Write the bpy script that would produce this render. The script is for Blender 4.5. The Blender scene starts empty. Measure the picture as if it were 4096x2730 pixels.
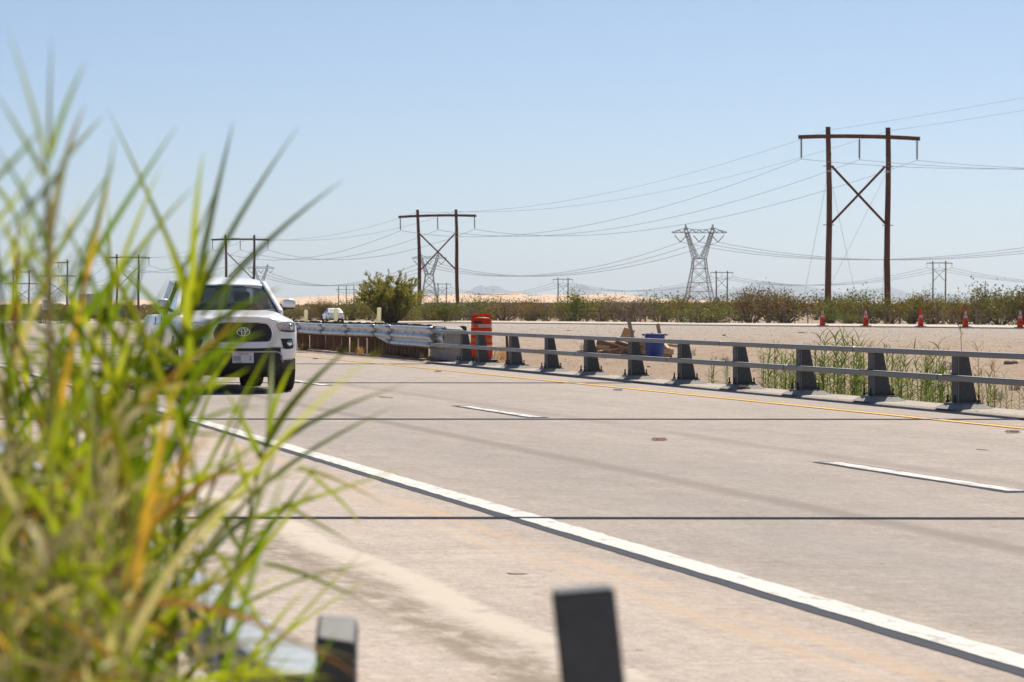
import bpy, bmesh, math, random
from math import sin, cos, pi, radians, sqrt, atan2
from mathutils import Vector, Matrix
import numpy as np

# ------------------------------------------------------------------ camera, sky, sun, exposure
SC = bpy.context.scene
COL = SC.collection
TH = math.atan(2848 / 12217.0)            # the view is turned this far to the right of the road
FPX, HORIZON, CAMH = 12217.0, 1217.0, 1.37
ST, CT = sin(TH), cos(TH)

cam = bpy.data.cameras.new('camera')
cam.sensor_width = 36.0
cam.lens = FPX * 36.0 / 4096.0
cam.shift_y = -148.0 / 4096.0
cam.clip_start = 0.2
cam.clip_end = 90000.0
cam.dof.use_dof = True
cam.dof.focus_distance = 40.0
cam.dof.aperture_fstop = 8.6
cam.dof.aperture_blades = 9
camo = bpy.data.objects.new('camera', cam)
camo.location = (0, 0, CAMH)
camo.rotation_euler = (pi / 2, 0, -TH)
COL.objects.link(camo)
SC.camera = camo

SUN_EL, SUN_AZ = radians(49.0), radians(31.0)    # azimuth measured from +Y (along the road) towards +X
world = bpy.data.worlds.new('World')
SC.world = world
world.use_nodes = True
wn = world.node_tree
wn.nodes.clear()
sky = wn.nodes.new('ShaderNodeTexSky')
sky.sky_type = 'NISHITA'
sky.sun_disc = False
sky.sun_elevation = SUN_EL
sky.sun_rotation = SUN_AZ
sky.altitude = 1000
sky.air_density = 0.68
sky.dust_density = 0.5
sky.ozone_density = 4.2
bg = wn.nodes.new('ShaderNodeBackground')
bg.inputs['Strength'].default_value = 0.0625
wo = wn.nodes.new('ShaderNodeOutputWorld')
wn.links.new(sky.outputs[0], bg.inputs['Color'])
wn.links.new(bg.outputs[0], wo.inputs['Surface'])

sun = bpy.data.lights.new('sun', 'SUN')
sun.energy = 4.2
sun.angle = radians(0.5)
sun.color = (1.0, 0.93, 0.82)
suno = bpy.data.objects.new('sun', sun)
sd = Vector((cos(SUN_EL) * sin(SUN_AZ), cos(SUN_EL) * cos(SUN_AZ), sin(SUN_EL)))
suno.rotation_euler = sd.to_track_quat('Z', 'Y').to_euler()
suno.location = (60, 60, 60)
COL.objects.link(suno)

SC.view_settings.view_transform = 'Standard'
SC.view_settings.look = 'None'
SC.view_settings.gamma = 1.0
SC.view_settings.use_curve_mapping = False
SC.view_settings.exposure = 0.58
SC.render.engine = 'CYCLES'
SC.cycles.use_denoising = True
SC.cycles.max_bounces = 8
SC.cycles.transparent_max_bounces = 12
SC.cycles.volume_bounces = 0

# ------------------------------------------------------------------ coordinates
def px3(px, py, z):
    """point at depth z along the lens axis"""
    u = (px - 2048.0) / FPX
    return Vector((z * (ST + u * CT), z * (CT - u * ST), CAMH - (py - HORIZON) * z / FPX))

def gp(px, py, h=0.0):
    """point of the level h"""
    return px3(px, py, (CAMH - h) * FPX / (py - HORIZON))

def lp(px, L):
    """distance along the road of the line X = L in the direction px"""
    u = (px - 2048.0) / FPX
    return L * (CT - u * ST) / (ST + u * CT)

def topix(X, Y, Z=0.0):
    z = X * ST + Y * CT
    return 2048 + FPX * (X * CT - Y * ST) / z, HORIZON + (CAMH - Z) * FPX / z, z

def sst(a, b, x):
    t = min(1.0, max(0.0, (x - a) / (b - a)))
    return t * t * (3 - 2 * t)

def curve(Y):                               # the carriageway swings gently to the left far away
    return -max(0.0, Y - 30.0) ** 2 / 8800.0

def hash2(i, j):
    n = math.sin(i * 127.1 + j * 311.7) * 43758.5453
    return n - math.floor(n)

def vnoise(x, y):
    i, j = math.floor(x), math.floor(y)
    fx, fy = x - i, y - j
    fx = fx * fx * (3 - 2 * fx); fy = fy * fy * (3 - 2 * fy)
    a = hash2(i, j) * (1 - fx) + hash2(i + 1, j) * fx
    b = hash2(i, j + 1) * (1 - fx) + hash2(i + 1, j + 1) * fx
    return a * (1 - fy) + b * fy

def fbm(x, y, o=3):
    s, a = 0.0, 0.5
    for k in range(o):
        s += a * vnoise(x * 2 ** k + 17.3 * k, y * 2 ** k + 5.1 * k); a *= 0.5
    return s

def ground_h(X, Y):
    """height of the open ground"""
    z = X * ST + Y * CT
    e = X - curve(Y)
    g = 0.0
    if e < 14.6 and Y > -60 and e > -0.6:
        g = -0.12
    elif e <= -0.6:
        g = -0.12 - 0.15 * sst(-0.6, -3, e)
    else:
        k = sst(15.0, 15.7, e)
        gully = sst(15.0, 16.0, e) * (1 - sst(17.5, 20.5, e)) * (1 - sst(54, 64, Y))
        g = -0.05 * (1 - k) - 0.28 * gully
        amp = k * (0.10 + 0.08 * sst(20, 60, e)) * (1 - sst(120, 160, z))
        g += amp * (fbm(X * 0.9, Y * 0.9) - 0.5) * 1.6 + k * 0.05 * (fbm(X * .22, Y * .22) - .5) * (1 - sst(120, 160, z))
    if z > 190:
        lf = 1 - sst(1500, 2300, topix(X, Y)[0]) if z < 900 else 0.6
        g -= 0.6 * sst(200, 320, z) * (1 - sst(900, 1500, z)) * (0.25 + 0.75 * lf)
    return g

# ------------------------------------------------------------------ mesh helper
class MB:
    def __init__(self):
        self.v, self.f = [], []
    def add(self, vs, fs):
        o = len(self.v)
        self.v += [tuple(p) for p in vs]
        self.f += [tuple(i + o for i in f) for f in fs]
        return self
    def box(self, c, s, rot=None):
        cx, cy, cz = c; sx, sy, sz = s[0] / 2, s[1] / 2, s[2] / 2
        vs = [Vector((x, y, z)) for z in (-sz, sz) for y in (-sy, sy) for x in (-sx, sx)]
        if rot is not None:
            vs = [rot @ p for p in vs]
        vs = [(p[0] + cx, p[1] + cy, p[2] + cz) for p in vs]
        return self.add(vs, [(0, 2, 3, 1), (4, 5, 7, 6), (0, 1, 5, 4), (2, 6, 7, 3), (0, 4, 6, 2), (1, 3, 7, 5)])
    def bar(self, p0, p1, w, h=None, up=(0, 0, 1), w1=None, h1=None):
        p0, p1 = Vector(p0), Vector(p1); h = w if h is None else h
        w1 = w if w1 is None else w1; h1 = h if h1 is None else h1
        d = (p1 - p0).normalized(); up = Vector(up)
        s = d.cross(up)
        if s.length < 1e-4: s = d.cross(Vector((1, 0, 0)))
        s.normalize(); t = s.cross(d)
        vs = []
        for p, a, b in ((p0, w, h), (p1, w1, h1)):
            vs += [p - s * a / 2 - t * b / 2, p + s * a / 2 - t * b / 2, p + s * a / 2 + t * b / 2, p - s * a / 2 + t * b / 2]
        return self.add(vs, [(3, 2, 1, 0), (4, 5, 6, 7), (0, 1, 5, 4), (1, 2, 6, 5), (2, 3, 7, 6), (3, 0, 4, 7)])
    def tube(self, pts, r, seg=6, caps=True):
        pts = [Vector(p) for p in pts]; n = len(pts)
        rs = r if isinstance(r, (list, tuple)) else [r] * n
        vs, fs = [], []
        ref = Vector((0.13, 0.27, 0.95))
        for i, p in enumerate(pts):
            d = (pts[min(n - 1, i + 1)] - pts[max(0, i - 1)]).normalized()
            s = d.cross(ref)
            if s.length < 0.1: s = d.cross(Vector((1, 0, 0)))
            s.normalize(); t = s.cross(d)
            vs += [p + (s * cos(2 * pi * k / seg) + t * sin(2 * pi * k / seg)) * rs[i] for k in range(seg)]
        for i in range(n - 1):
            for k in range(seg):
                a, b = i * seg + k, i * seg + (k + 1) % seg
                fs.append((a, b, b + seg, a + seg))
        if caps:
            fs.append(tuple(range(seg))[::-1]); fs.append(tuple(range((n - 1) * seg, n * seg)))
        return self.add(vs, fs)
    def lathe(self, prof, seg=20, c=(0, 0, 0), axis='Z', caps=True, sx=1.0, sy=1.0):
        vs, fs = [], []
        for r, z in prof:
            for k in range(seg):
                a = 2 * pi * k / seg
                p = (r * cos(a) * sx, r * sin(a) * sy, z)
                if axis == 'X': p = (p[2], p[0], p[1])
                elif axis == 'Y': p = (p[0], p[2], p[1])
                vs.append((p[0] + c[0], p[1] + c[1], p[2] + c[2]))
        for i in range(len(prof) - 1):
            for k in range(seg):
                a, b = i * seg + k, i * seg + (k + 1) % seg
                fs.append((a, b, b + seg, a + seg))
        if caps:
            fs.append(tuple(range(seg))[::-1]); fs.append(tuple(range((len(prof) - 1) * seg, len(prof) * seg)))
        return self.add(vs, fs)
    def loft(self, rings, caps=True, closed=True):
        n = len(rings[0]); vs = [p for r in rings for p in r]; fs = []
        for i in range(len(rings) - 1):
            for k in range(n if closed else n - 1):
                a, b = i * n + k, i * n + (k + 1) % n
                fs.append((a, b, b + n, a + n))
        if caps:
            fs.append(tuple(range(n))[::-1]); fs.append(tuple(range((len(rings) - 1) * n, len(rings) * n)))
        return self.add(vs, fs)
    def grid(self, rows):
        return self.loft(rows, caps=False, closed=False)
    def prism(self, poly, y0, y1):
        """poly in (x, z), extruded along y"""
        n = len(poly)
        vs = [(x, y0, z) for x, z in poly] + [(x, y1, z) for x, z in poly]
        fs = [tuple(range(n)), tuple(range(2 * n - 1, n - 1, -1))] + [(i, i + n, (i + 1) % n + n, (i + 1) % n) for i in range(n)]
        return self.add(vs, fs)
    def mesh(self, name, mat, smooth=False):
        me = bpy.data.meshes.new(name)
        me.from_pydata([tuple(p) for p in self.v], [], self.f)
        if mat is not None:
            me.materials.append(mat)
        bm = bmesh.new(); bm.from_mesh(me)
        if len(bm.faces) < 60000:
            bmesh.ops.recalc_face_normals(bm, faces=bm.faces)
        bm.to_mesh(me); bm.free()
        if smooth:
            me.polygons.foreach_set('use_smooth', [True] * len(me.polygons))
            if smooth == 'auto':
                try: me.set_sharp_from_angle(angle=radians(38))
                except Exception: pass
        me.update()
        return me
    def build(self, name, mat, parent=None, smooth=False, bevel=0.0):
        return obj(name, self.mesh(name, mat, smooth), parent, bevel)

def obj(name, me, parent=None, bevel=0.0):
    o = bpy.data.objects.new(name, me)
    COL.objects.link(o)
    if parent is not None:
        o.parent = parent
    if bevel:
        m = o.modifiers.new('bevel', 'BEVEL'); m.width = bevel; m.segments = 2; m.limit_method = 'ANGLE'
        m.angle_limit = radians(40)
    return o

def tag(o, label=None, cat=None, group=None, kind=None):
    if label: o['label'] = label
    if cat: o['category'] = cat
    if group: o['group'] = group
    if kind: o['kind'] = kind
    return o

def thing(name, label, cat, loc=(0, 0, 0), rz=0.0, group=None):
    o = bpy.data.objects.new(name, None)
    o.empty_display_size = 0.2
    o.location = loc; o.rotation_euler = (0, 0, rz)
    COL.objects.link(o)
    return tag(o, label, cat, group)

def copy_tree(root, loc=None, rz=None, scale=None):
    r = root.copy(); COL.objects.link(r)
    if loc is not None: r.location = loc
    if rz is not None: r.rotation_euler = (0, 0, rz)
    if scale is not None: r.scale = scale
    for ch in list(root.children):
        c = ch.copy(); COL.objects.link(c); c.parent = r
        for g in list(ch.children):
            d = g.copy(); COL.objects.link(d); d.parent = c
    return r

# ------------------------------------------------------------------ materials
class NT:
    def __init__(self, name):
        self.m = bpy.data.materials.new(name); self.m.use_nodes = True
        self.t = self.m.node_tree; self.t.nodes.clear()
        self.out = self.t.nodes.new('ShaderNodeOutputMaterial')
    def n(self, typ, ins=None, **props):
        nd = self.t.nodes.new('ShaderNode' + typ)
        for k, v in props.items(): setattr(nd, k, v)
        for k, v in (ins or {}).items():
            s = nd.inputs[k]
            if isinstance(v, bpy.types.NodeSocket): self.t.links.new(v, s)
            else: s.default_value = v
        return nd
    def mixc(self, fac, a, b, mode='MIX'):
        nd = self.t.nodes.new('ShaderNodeMix'); nd.data_type = 'RGBA'; nd.blend_type = mode
        for i, v in ((0, fac), (6, a), (7, b)):
            s = nd.inputs[i]
            if isinstance(v, bpy.types.NodeSocket): self.t.links.new(v, s)
            else: s.default_value = v
        return nd.outputs[2]
    def math(self, op, a, b=0.0, c=0.0, clamp=False):
        nd = self.t.nodes.new('ShaderNodeMath'); nd.operation = op; nd.use_clamp = clamp
        for i, v in enumerate((a, b, c)):
            if i >= len(nd.inputs): break
            if isinstance(v, bpy.types.NodeSocket): self.t.links.new(v, nd.inputs[i])
            else: nd.inputs[i].default_value = v
        return nd.outputs[0]
    def ramp(self, fac, stops):
        nd = self.t.nodes.new('ShaderNodeValToRGB')
        el = nd.color_ramp.elements
        while len(el) < len(stops): el.new(0.5)
        for e, (p, c) in zip(el, stops):
            e.position = p; e.color = c if len(c) == 4 else (*c, 1)
        self.t.links.new(fac, nd.inputs[0])
        return nd.outputs[0]
    def noise(self, vec, scale, detail=3.0, rough=0.55, dist=0.0):
        return self.n('TexNoise', {'Vector': vec, 'Scale': scale, 'Detail': detail, 'Roughness': rough, 'Distortion': dist}).outputs[0]
    def end(self, sh):
        self.t.links.new(sh, self.out.inputs['Surface']); return self.m

def c4(c): return (c[0], c[1], c[2], 1.0)

def pmat(name, c1, c2=None, scale=3.0, rough=0.6, metal=0.0, bump=0.0, bscale=None, coat=0.0, fine=0.0, rand=0.0, stretch=None, spec=0.5):
    t = NT(name)
    tc = t.n('TexCoord').outputs['Object']
    if stretch:
        tc = t.n('Mapping', {'Vector': tc, 'Scale': stretch}).outputs[0]
    c2 = c2 or tuple(x * 0.82 for x in c1)
    nz = t.noise(tc, scale, 4.0, 0.6)
    col = t.ramp(nz, [(0.32, c1), (0.68, c2)])
    if fine:
        n2 = t.noise(tc, scale * 9, 2.0)
        v = t.ramp(n2, [(0.3, (1 - fine,) * 3), (0.7, (1 + fine * .3,) * 3)])
        col = t.mixc(1.0, col, v, 'MULTIPLY')
    if rand:
        r = t.n('ObjectInfo').outputs['Random']
        v = t.ramp(r, [(0.0, (1 - rand,) * 3), (1.0, (1 + rand * .4,) * 3)])
        col = t.mixc(1.0, col, v, 'MULTIPLY')
    p = t.n('BsdfPrincipled', {'Base Color': col, 'Metallic': metal, 'Coat Weight': coat, 'Specular IOR Level': spec})
    rr = t.ramp(nz, [(0.3, (max(0.02, rough - .07),) * 3), (0.7, (min(1, rough + .07),) * 3)])
    t.t.links.new(rr, p.inputs['Roughness'])
    if bump:
        b = t.n('Bump', {'Height': t.noise(tc, bscale or scale * 6, 4.0), 'Strength': bump, 'Distance': 0.02})
        t.t.links.new(b.outputs[0], p.inputs['Normal'])
    return t.end(p.outputs[0])

def leafmat(name, c1, c2, trans=0.45, scale=6.0, rand=0.35, tcol=None, gloss=0.12):
    t = NT(name)
    tc = t.n('TexCoord').outputs['Object']
    r = t.n('ObjectInfo').outputs['Random']
    nz = t.noise(tc, scale, 3.0)
    f = t.math('ADD', t.math('MULTIPLY', nz, 1.0 - rand * .5), t.math('MULTIPLY', t.math('SUBTRACT', r, 0.5), rand), clamp=True)
    col = t.ramp(f, [(0.3, c1), (0.7, c2)])
    tc2 = t.mixc(1.0, col, c4(tcol or (1.5, 1.45, 0.7)), 'MULTIPLY')
    d = t.n('BsdfDiffuse', {'Color': col})
    tr = t.n('BsdfTranslucent', {'Color': tc2})
    mx = t.n('MixShader', {0: trans, 1: d.outputs[0], 2: tr.outputs[0]})
    g = t.n('BsdfGlossy', {'Color': (1, 1, 1, 1), 'Roughness': 0.55})
    fr = t.n('Fresnel', {'IOR': 1.35})
    k = t.math('MULTIPLY', t.math('MINIMUM', fr.outputs[0], 0.25), gloss * 3)
    m2 = t.n('MixShader', {0: k, 1: mx.outputs[0], 2: g.outputs[0]})
    return t.end(m2.outputs[0])

def glassmat(name, tint, refl=1.0):
    t = NT(name)
    a = t.n('BsdfTransparent', {'Color': c4(tint)})
    g = t.n('BsdfGlossy', {'Color': (refl, refl, refl, 1), 'Roughness': 0.02})
    fr = t.n('Fresnel', {'IOR': 1.5})
    m = t.n('MixShader', {0: fr.outputs[0], 1: a.outputs[0], 2: g.outputs[0]})
    return t.end(m.outputs[0])

def road_material():
    t = NT('concrete_road')
    tc = t.n('TexCoord').outputs['Object']
    sep = t.n('SeparateXYZ', {0: tc})
    X, Y = sep.outputs[0], sep.outputs[1]
    big = t.noise(t.n('Mapping', {'Vector': tc, 'Scale': (1.0, 0.16, 1.0)}).outputs[0], 0.9, 4.0)
    mid = t.noise(t.n('Mapping', {'Vector': tc, 'Scale': (1.0, 0.35, 1.0)}).outputs[0], 4.0, 4.0)
    fine = t.noise(tc, 55.0, 3.0, 0.7)
    wob = t.math('MULTIPLY', t.math('SUBTRACT', t.noise(t.n('Mapping', {'Vector': tc, 'Scale': (0.3, 0.25, 1)}).outputs[0], 1.0, 3.0), 0.5), 0.35)
    xw = t.math('ADD', X, wob)
    xf = t.math('ADD', xw, t.math('MULTIPLY', t.math('SUBTRACT', t.noise(tc, 14.0, 2.0), .5), 0.16))
    base = t.ramp(t.math('DIVIDE', X, 15.0), [
        (0.0, (.50, .415, .335)), (0.255, (.475, .395, .325)), (0.30, (.43, .36, .295)), (0.33, (.375, .32, .27)),
        (0.44, (.37, .315, .265)), (0.58, (.40, .34, .285)), (0.62, (.39, .33, .28)), (0.88, (.42, .355, .295)), (1.0, (.43, .36, .295))])
    col = t.mixc(1.0, base, t.ramp(big, [(0.3, (.94, .965, 1.0)), (0.7, (1.09, 1.11, 1.13))]), 'MULTIPLY')
    col = t.mixc(1.0, col, t.ramp(mid, [(0.3, (.90,) * 3), (0.7, (1.07,) * 3)]), 'MULTIPLY')
    col = t.mixc(1.0, col, t.ramp(fine, [(0.28, (.73, .73, .74)), (0.5, (1.01, 1.01, 1.03)), (0.72, (1.16, 1.16, 1.18))]), 'MULTIPLY')
    def band(x, c, w, soft):
        d = t.math('ABSOLUTE', t.math('SUBTRACT', x, c))
        return t.math('SUBTRACT', 1.0, t.math('DIVIDE', t.math('SUBTRACT', d, w), soft), clamp=True)
    def layer(col, x, c, w, soft, rgb, amt, n_scale, lo=0.35, hi=0.6, stretch=(1, .12, 1)):
        nz = t.noise(t.n('Mapping', {'Vector': tc, 'Scale': stretch}).outputs[0], n_scale, 4.0, .65)
        m = t.math('MULTIPLY', band(x, c, w, soft), t.ramp(nz, [(lo, (0, 0, 0)), (hi, (1, 1, 1))]))
        return t.mixc(t.math('MULTIPLY', m, amt), col, c4(rgb))
    tin = t.noise(t.n('Mapping', {'Vector': tc, 'Rotation': (0, 0, -TH), 'Scale': (0.9, 16.0, 1.0)}).outputs[0], 1.0, 3.0, .65)
    col = t.mixc(1.0, col, t.ramp(tin, [(0.3, (.90, .89, .89)), (0.7, (1.08,) * 3)]), 'MULTIPLY')
    gr2 = t.noise(t.n('Mapping', {'Vector': tc, 'Scale': (1, .45, 1)}).outputs[0], 18.0, 4.0, .75)
    col = t.mixc(1.0, col, t.ramp(gr2, [(0.3, (.80, .79, .78)), (0.7, (1.14,) * 3)]), 'MULTIPLY')
    xo = t.math('ADD', X, t.math('MULTIPLY', wob, .25))
    col = layer(col, xo, 6.62, 0.06, 0.12, (.245, .21, .185), 0.72, 2.0, .18, .42)      # oil drip line
    col = layer(col, xo, 9.05, 0.06, 0.16, (.25, .215, .185), 0.5, 1.6, .25, .5)
    col = layer(col, xw, 5.75, 0.25, 0.45, (.31, .28, .26), 0.30, 1.2)                  # wheel paths
    col = layer(col, xw, 7.45, 0.25, 0.45, (.31, .28, .26), 0.30, 1.2)
    col = layer(col, xw, 10.6, 0.3, 0.5, (.33, .30, .27), 0.25, 1.2)
    col = layer(col, xo, 4.06, 0.045, 0.06, (.55, .39, .26), 0.55, 2.6, .30, .55)        # sand tracks
    col = layer(col, xo, 3.84, 0.035, 0.06, (.55, .40, .27), 0.45, 2.2, .36, .6)
    col = layer(col, xf, 2.90, 0.10, 0.05, (.60, .52, .43), 0.85, 5.0, .25, .45, (1, .4, 1))   # pale strip
    col = layer(col, xf, 2.60, 0.06, 0.22, (.24, .19, .135), 0.85, 6.0, .36, .58, (1, .35, 1)) # dusty strip
    sp = t.n('TexVoronoi', {'Vector': t.n('Mapping', {'Vector': tc, 'Scale': (1.0, .5, 1)}).outputs[0], 'Scale': 3.2, 'Randomness': 1.0}).outputs[0]
    col = t.mixc(t.ramp(sp, [(0.035, (.6,) * 3), (0.06, (0, 0, 0))]), col, (.16, .14, .13, 1))
    p = t.n('BsdfPrincipled', {'Base Color': col, 'Roughness': 0.9, 'Specular IOR Level': 0.12})
    gl = t.n('TexVoronoi', {'Vector': tc, 'Scale': 16.0, 'Randomness': 1.0}).outputs[0]
    h = t.math('ADD', t.math('MULTIPLY', fine, .6), t.math('MULTIPLY', gl, .3))
    b = t.n('Bump', {'Height': h, 'Strength': 0.35, 'Distance': 0.01})
    t.t.links.new(b.outputs[0], p.inputs['Normal'])
    return t.end(p.outputs[0])

def ground_material():
    t = NT('desert_ground')
    tc = t.n('TexCoord').outputs['Object']
    n0 = t.noise(tc, 0.09, 4.0)
    n1 = t.noise(tc, 0.8, 5.0, .65)
    n2 = t.noise(tc, 7.0, 5.0, .7)
    n3 = t.noise(tc, 30.0, 3.0, .7)
    sep = t.n('SeparateXYZ', {0: tc})
    dep = t.math('ADD', t.math('MULTIPLY', sep.outputs[0], ST), t.math('MULTIPLY', sep.outputs[1], CT))
    far = t.n('MapRange', {'Value': t.math('ADD', dep, t.math('MULTIPLY', t.math('SUBTRACT', n1, .5), 40)), 1: 88.0, 2: 150.0}).outputs[0]
    sand = t.ramp(t.math('ADD', t.math('MULTIPLY', n1, .6), t.math('MULTIPLY', n0, .4)), [(0.34, (.48, .34, .23)), (0.5, (.56, .415, .30)), (0.66, (.64, .50, .38))])
    grav = t.ramp(n1, [(0.36, (.48, .41, .345)), (0.64, (.62, .53, .45))])
    brush = t.ramp(n1, [(0.3, (.42, .31, .215)), (0.7, (.50, .38, .27))])
    col = t.mixc(far, sand, grav)
    fb = t.n('MapRange', {'Value': dep, 1: 215.0, 2: 260.0}).outputs[0]
    col = t.mixc(fb, col, brush)
    col = t.mixc(1.0, col, t.ramp(n2, [(0.3, (.84, .82, .80)), (0.62, (1.06,) * 3)]), 'MULTIPLY')
    col = t.mixc(1.0, col, t.ramp(n3, [(0.3, (.80, .78, .76)), (0.6, (1.06,) * 3)]), 'MULTIPLY')
    p = t.n('BsdfPrincipled', {'Base Color': col, 'Roughness': 0.92, 'Specular IOR Level': 0.2})
    b = t.n('Bump', {'Height': t.math('ADD', t.math('MULTIPLY', n2, 1.2), n3), 'Strength': 0.9, 'Distance': 0.09})
    t.t.links.new(b.outputs[0], p.inputs['Normal'])
    return t.end(p.outputs[0])

def paint_line(name, c1, c2, worn):
    t = NT(name)
    tc = t.n('TexCoord').outputs['Object']
    n = t.noise(t.n('Mapping', {'Vector': tc, 'Scale': (1, .4, 1)}).outputs[0], 9.0, 5.0, .7)
    n2 = t.noise(tc, 60.0, 2.0)
    col = t.ramp(n, [(0.5 - worn, c2), (0.62 - worn, c1)])
    col = t.mixc(1.0, col, t.ramp(n2, [(.3, (.88,) * 3), (.7, (1.04,) * 3)]), 'MULTIPLY')
    p = t.n('BsdfPrincipled', {'Base Color': col, 'Roughness': .8, 'Specular IOR Level': .2})
    return t.end(p.outputs[0])

M = {}
M['road'] = road_material()
M['ground'] = ground_material()
M['white_line'] = paint_line('white_road_paint', (.66, .645, .60), (.44, .40, .36), .16)
M['dash_line'] = paint_line('worn_white_paint', (.68, .665, .63), (.42, .38, .34), .10)
M['yellow_line'] = paint_line('yellow_road_paint', (.78, .46, .12), (.62, .40, .18), .17)
M['black_line'] = pmat('black_contrast_paint', (.048, .056, .074), (.075, .082, .10), 5, .85, fine=.3, spec=.1)
M['stain'] = pmat('faint_stain', (.31, .265, .225), (.26, .225, .19), 9, .95, fine=.3, spec=.05)
M['seal'] = pmat('joint_sealant', (.030, .038, .062), (.055, .065, .092), 4, .9, fine=.2, spec=.06)
M['farroad'] = pmat('far_pavement', (.50, .44, .38), (.56, .49, .42), .3, .85, fine=.15)
M['concrete'] = pmat('cast_concrete', (.36, .34, .31), (.45, .42, .38), 2.5, .85, bump=.5, bscale=40, fine=.25)
M['curb'] = pmat('dusty_kerb_concrete', (.46, .39, .32), (.40, .35, .30), 1.8, .9, bump=.4, bscale=30, fine=.2)
M['galv_dark'] = pmat('weathered_steel_grey', (.135, .138, .142), (.16, .16, .16), 1.2, .40, metal=.5, fine=.08)
M['galv_post'] = pmat('dark_steel_post', (.070, .078, .088), (.098, .104, .112), 3, .55, metal=.3, fine=.2, rand=.15)
M['galv'] = pmat('galvanised_steel', (.55, .57, .58), (.46, .48, .50), 3.0, .36, metal=.75, fine=.12, rand=.12)
M['galv_near'] = pmat('dull_galvanised', (.30, .335, .37), (.26, .295, .33), 6, .65, metal=.2, fine=.2)
M['bolt'] = pmat('dark_bolt', (.045, .045, .05), (.065, .06, .06), 8, .8, spec=.15)
M['wood_post'] = pmat('treated_timber', (.22, .125, .07), (.12, .065, .04), 2.0, .85, bump=.5, bscale=20, fine=.3, rand=.3, stretch=(6, 6, .7))
M['wood_top'] = pmat('weathered_timber', (.26, .18, .12), (.16, .10, .07), 4, .9, fine=.3, rand=.3)
M['pole_wood'] = pmat('creosote_pole', (.19, .085, .055), (.125, .055, .038), .6, .85, fine=.25, rand=.15, stretch=(3, 3, .4))
M['insul'] = pmat('brown_porcelain', (.085, .065, .06), (.13, .11, .10), 5, .7, spec=.2)
M['wire'] = pmat('aluminium_cable', (.20, .21, .23), (.24, .25, .27), 1, .8, spec=.1)
M['lattice'] = pmat('lattice_steel', (.22, .23, .245), (.27, .28, .29), .5, .6)
M['lumber'] = pmat('scrap_lumber', (.72, .50, .29), (.56, .37, .20), 2.5, .75, fine=.3, rand=.45, stretch=(1, 8, 8))
M['lumber_dark'] = pmat('old_lumber', (.36, .23, .13), (.24, .15, .085), 2.5, .85, fine=.3, rand=.35, stretch=(1, 8, 8))
M['blue'] = pmat('blue_plastic', (.022, .065, .34), (.05, .10, .38), 3.5, .5, fine=.1)
M['paper'] = pmat('white_paper', (.75, .76, .80), (.68, .7, .74), 5, .8)
M['orange'] = leafmat('orange_plastic', (.80, .10, .022), (.70, .080, .018), .38, 3, .2, (1.15, 1.0, .8), .12)
M['orange_sheet'] = pmat('orange_reflective', (.72, .16, .02), (.62, .13, .02), 12, .4, fine=.15)
M['white_sheet'] = leafmat('white_reflective', (.80, .77, .76), (.72, .68, .67), .30, 14, .1, (1, 1, 1), .12)
M['rubber'] = pmat('black_rubber', (.020, .020, .021), (.030, .029, .028), 5, .75, bump=.2)
M['white_plastic'] = leafmat('cream_delineator', (.84, .82, .70), (.78, .76, .64), .55, 4, .1, (1.1, 1.08, .95), .05)
M['rust'] = pmat('rusty_steel', (.17, .065, .028), (.11, .042, .02), 6, .8, fine=.3)
M['red_lens'] = pmat('red_reflector', (.45, .03, .02), (.35, .03, .02), 5, .2)
M['clear_lens'] = pmat('clear_reflector', (.70, .70, .72), (.6, .6, .62), 5, .15)
M['stone'] = pmat('desert_stone', (.36, .295, .235), (.25, .21, .175), 3, .9, rand=.5, fine=.2)
M['fence_post'] = pmat('fence_steel', (.11, .115, .12), (.16, .15, .145), 3, .7)
M['fence_wood'] = pmat('fence_timber', (.34, .24, .17), (.26, .17, .11), 3, .85, rand=.4)
M['sand_dune'] = pmat('dune_sand', (.70, .48, .31), (.64, .43, .275), .004, .95, fine=.05)
M['mountain'] = pmat('haze_blue_rock', (.125, .14, .175), (.095, .11, .14), .0006, .95, fine=.2)  # blue of the distant haze is mixed into the rock colour
M['embankment'] = pmat('dark_embankment', (.055, .040, .038), (.08, .06, .05), .05, .95)
M['creosote'] = leafmat('creosote_leaves', (.15, .128, .045), (.235, .20, .075), .32, 1.2, .5, (1.3, 1.25, .6), .05)
M['creosote_green'] = leafmat('green_shrub_leaves', (.125, .140, .034), (.21, .215, .062), .32, 1.2, .4, (1.3, 1.3, .6), .05)
M['brush_brown'] = leafmat('brown_brush_leaves', (.19, .135, .066), (.275, .205, .105), .30, 1.2, .5, (1.2, 1.1, .7), .03)
M['dead'] = leafmat('dead_grey_twigs', (.22, .18, .14), (.30, .25, .20), .2, 1.5, .4, (1, 1, 1), .03)
M['bush_leaf'] = leafmat('bush_leaves', (.18, .18, .042), (.31, .285, .09), .38, 1.0, .2, (1.35, 1.3, .6), .06)
M['twig'] = pmat('shrub_wood', (.13, .095, .07), (.20, .155, .12), 3, .9)
M['dry_tuft'] = leafmat('dry_grass', (.52, .33, .13), (.62, .44, .22), .35, 6, .4, (1.2, 1.1, .7), .06)
M['reed_far'] = leafmat('reed_leaf', (.090, .148, .026), (.18, .23, .055), .40, 4, .4, (1.4, 1.35, .6), .10)
M['reed_stem'] = leafmat('reed_stalk', (.14, .17, .045), (.25, .25, .09), .15, 5, .3, (1.2, 1.2, .7), .08)
M['leaf_green'] = leafmat('blade_green', (.075, .130, .010), (.240, .295, .024), .55, 5, .6, (1.9, 1.65, .45), .05)
M['leaf_lime'] = leafmat('blade_yellow_green', (.22, .285, .022), (.36, .395, .055), .50, 5, .5, (1.6, 1.45, .5), .10)
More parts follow.
